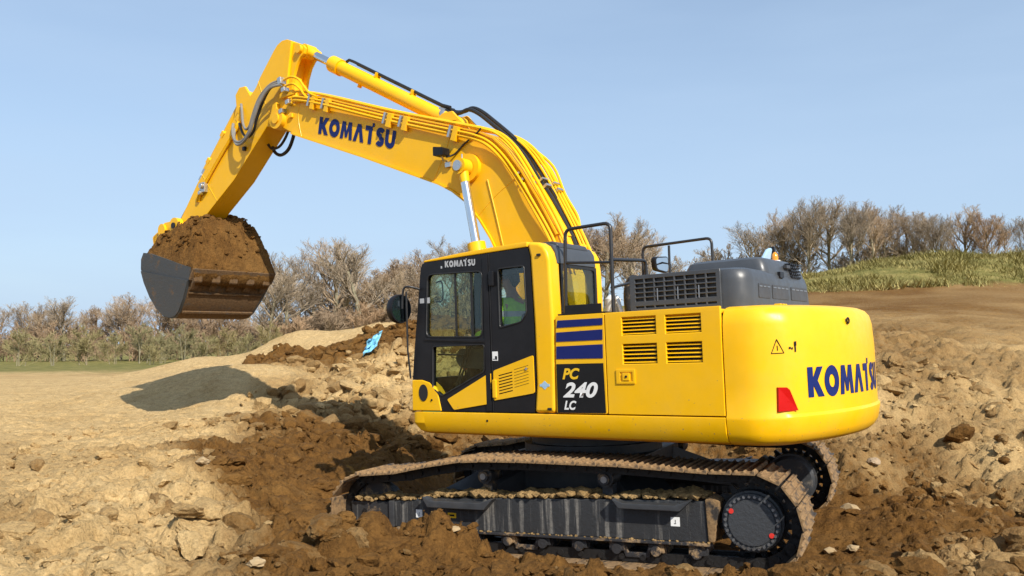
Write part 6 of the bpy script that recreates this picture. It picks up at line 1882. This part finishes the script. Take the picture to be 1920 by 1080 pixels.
tree('shrub', 'shrub', -26.98, 66.0, 2.79, 47, 'budding shrub third from the far left, above the green field', 'shrub', 'shrubs along the field edge', 1.30)
tree('shrub', 'shrub', -26.13, 68.0, 3.67, 94, 'budding shrub under the heel of the bucket', 'shrub', 'shrubs along the field edge', 1.30)
tree('shrub', 'shrub', -23.69, 66.0, 2.92, 141, 'budding shrub under the middle of the bucket', 'shrub', 'shrubs along the field edge', 1.30)
tree('shrub', 'shrub', -22.72, 68.0, 3.46, 188, 'budding shrub under the right half of the bucket', 'shrub', 'shrubs along the field edge', 1.30)
tree('shrub', 'shrub', -20.40, 66.0, 3.00, 235, 'budding shrub below the right corner of the bucket', 'shrub', 'shrubs along the field edge', 1.30)
tree('shrub', 'shrub', -19.90, 70.0, 3.94, 282, 'budding shrub at the foot of the pale forked tree', 'shrub', 'shrubs along the field edge', 1.30)
tree('shrub', 'shrub', -26.11, 62.0, 2.16, 329, 'small budding shrub at the edge of the green field', 'shrub', 'shrubs along the field edge', 1.30)
tree('bush', 'bush', -18.68, 72.0, 4.45, 0, 'reddish bush left of the pale sand heap', 'bush', 'reddish bushes under the wood', 1.40)
tree('bush', 'bush', -17.36, 74.0, 5.22, 61, 'reddish bush above the left shoulder of the sand heap', 'bush', 'reddish bushes under the wood', 1.40)
tree('bush', 'bush', -15.30, 73.0, 5.40, 122, 'reddish bush at the foot of the widest tree', 'bush', 'reddish bushes under the wood', 1.40)
tree('bush', 'bush', -13.66, 74.0, 5.36, 183, 'reddish bush above the middle of the sand heap', 'bush', 'reddish bushes under the wood', 1.40)
tree('bush', 'bush', -11.71, 72.0, 5.58, 244, 'reddish bush above the right end of the sand heap', 'bush', 'reddish bushes under the wood', 1.40)
tree('bush', 'bush', -9.91, 72.0, 5.80, 305, 'reddish bush hidden in part by the door mirror', 'bush', 'reddish bushes under the wood', 1.40)
tree('bush', 'bush', -8.57, 74.0, 6.38, 366, 'reddish bush against the front edge of the cab', 'bush', 'reddish bushes under the wood', 1.40)
tree('shrub', 'shrub', -40.22, 70.0, 3.51, 40, 'farthest left budding shrub to the left of the field edge', 'shrub', 'shrubs beyond the left edge', 1.30)
tree('shrub', 'shrub', -36.51, 68.0, 3.03, 100, 'third budding shrub to the left of the field edge', 'shrub', 'shrubs beyond the left edge', 1.30)
tree('shrub', 'shrub', -34.98, 70.0, 3.72, 160, 'second budding shrub to the left of the field edge', 'shrub', 'shrubs beyond the left edge', 1.30)
tree('shrub', 'shrub', -31.63, 68.0, 3.12, 215, 'nearest budding shrub to the left of the field edge', 'shrub', 'shrubs beyond the left edge', 1.30)

# far undergrowth of the wood: one mass of thin stems and twigs
def thicket(name, spots, label, mat, seed):
    t, top = make_tree(seed=seed, height=5.0, limbs=4, fork=.05, spread=.6, dens=.62, up=.5, twig=.021, stems=2)
    V = np.array(t.trunk.v + t.crown.v, float); o1 = len(t.trunk.v)
    Fq = np.array([f for f in t.trunk.f] + [tuple(i + o1 for i in f) for f in t.crown.f])
    rs = np.random.RandomState(seed)
    VV, FF = [], []
    n = len(spots)
    xs = np.array([q[0] for q in spots]); ys = np.array([q[1] for q in spots])
    hz2, _, _ = ground_z(xs, ys)
    for k, (x, y, h) in enumerate(spots):
        a = rs.uniform(0, 6.28); c, s_ = math.cos(a), math.sin(a); sc_ = h / top
        Q = np.stack([(V[:, 0] * c - V[:, 1] * s_) * sc_ * 1.25 + x, (V[:, 0] * s_ + V[:, 1] * c) * sc_ * 1.25 + y, V[:, 2] * sc_ + hz2[k]], -1)
        VV.append(Q); FF.append(Fq + k * len(V))
    VV = np.concatenate(VV); FF = np.concatenate(FF)
    me = bpy.data.meshes.new(name)
    me.vertices.add(len(VV)); me.vertices.foreach_set('co', VV.ravel())
    me.loops.add(FF.size); me.polygons.add(len(FF))
    me.loops.foreach_set('vertex_index', FF.ravel().astype(np.int32))
    me.polygons.foreach_set('loop_start', np.arange(len(FF)) * 4); me.polygons.foreach_set('loop_total', np.full(len(FF), 4))
    me.update(); me.materials.append(M[mat])
    ob = bpy.data.objects.new(name, me); COL.objects.link(ob)
    tag(ob, label, 'undergrowth', kind='stuff')
    return ob
rs = np.random.RandomState(8)
thicket('undergrowth', [(rs.uniform(-56, -4), rs.uniform(86, 104), rs.uniform(2.4, 5.2)) for _ in range(150)], 'dense brown undergrowth filling the wood between the bare trunks', 'twig_red', 61)
thicket('hill_undergrowth', [(rs.uniform(2, 44), rs.uniform(64, 76), rs.uniform(1.8, 4.2)) for _ in range(60)], 'low brown scrub between the trunks of the hill clump', 'twig', 62)

# rough tussock grass on the bank at the right
rs = np.random.RandomState(19)
ng = 9500
x = rs.uniform(9, 32, ng); y = rs.uniform(36.5, 47, ng)
h, _, _ = ground_z(x, y)
clump = np.clip(.45 + 2.6 * fbm(x * .55, y * .55, 3, 7), .08, 1.3)
mb = MB()
for i in range(ng):
    for k in range(5):
        a = rs.uniform(0, 6.28); l = rs.uniform(.10, .50) * clump[i]; w_ = .014 + .014 * clump[i]
        bx, by = x[i] + rs.normal(0, .08), y[i] + rs.normal(0, .08)
        dx, dy = math.cos(a), math.sin(a); ln = rs.uniform(.4, 2.2)
        mb.v += [(bx - dy * w_, by + dx * w_, h[i] - .05), (bx + dy * w_, by - dx * w_, h[i] - .05), (bx + dx * l * ln, by + dy * l * ln, h[i] + l)]
        n_ = len(mb.v); mb.f.append((n_ - 3, n_ - 2, n_ - 1))
gm = mesh_of(mb, 'tussock_grass', 'grass')
go = bpy.data.objects.new('tussock_grass', gm); COL.objects.link(go)
tag(go, 'rough yellow-green tussock grass on the bank below the trees', 'grass', kind='stuff')
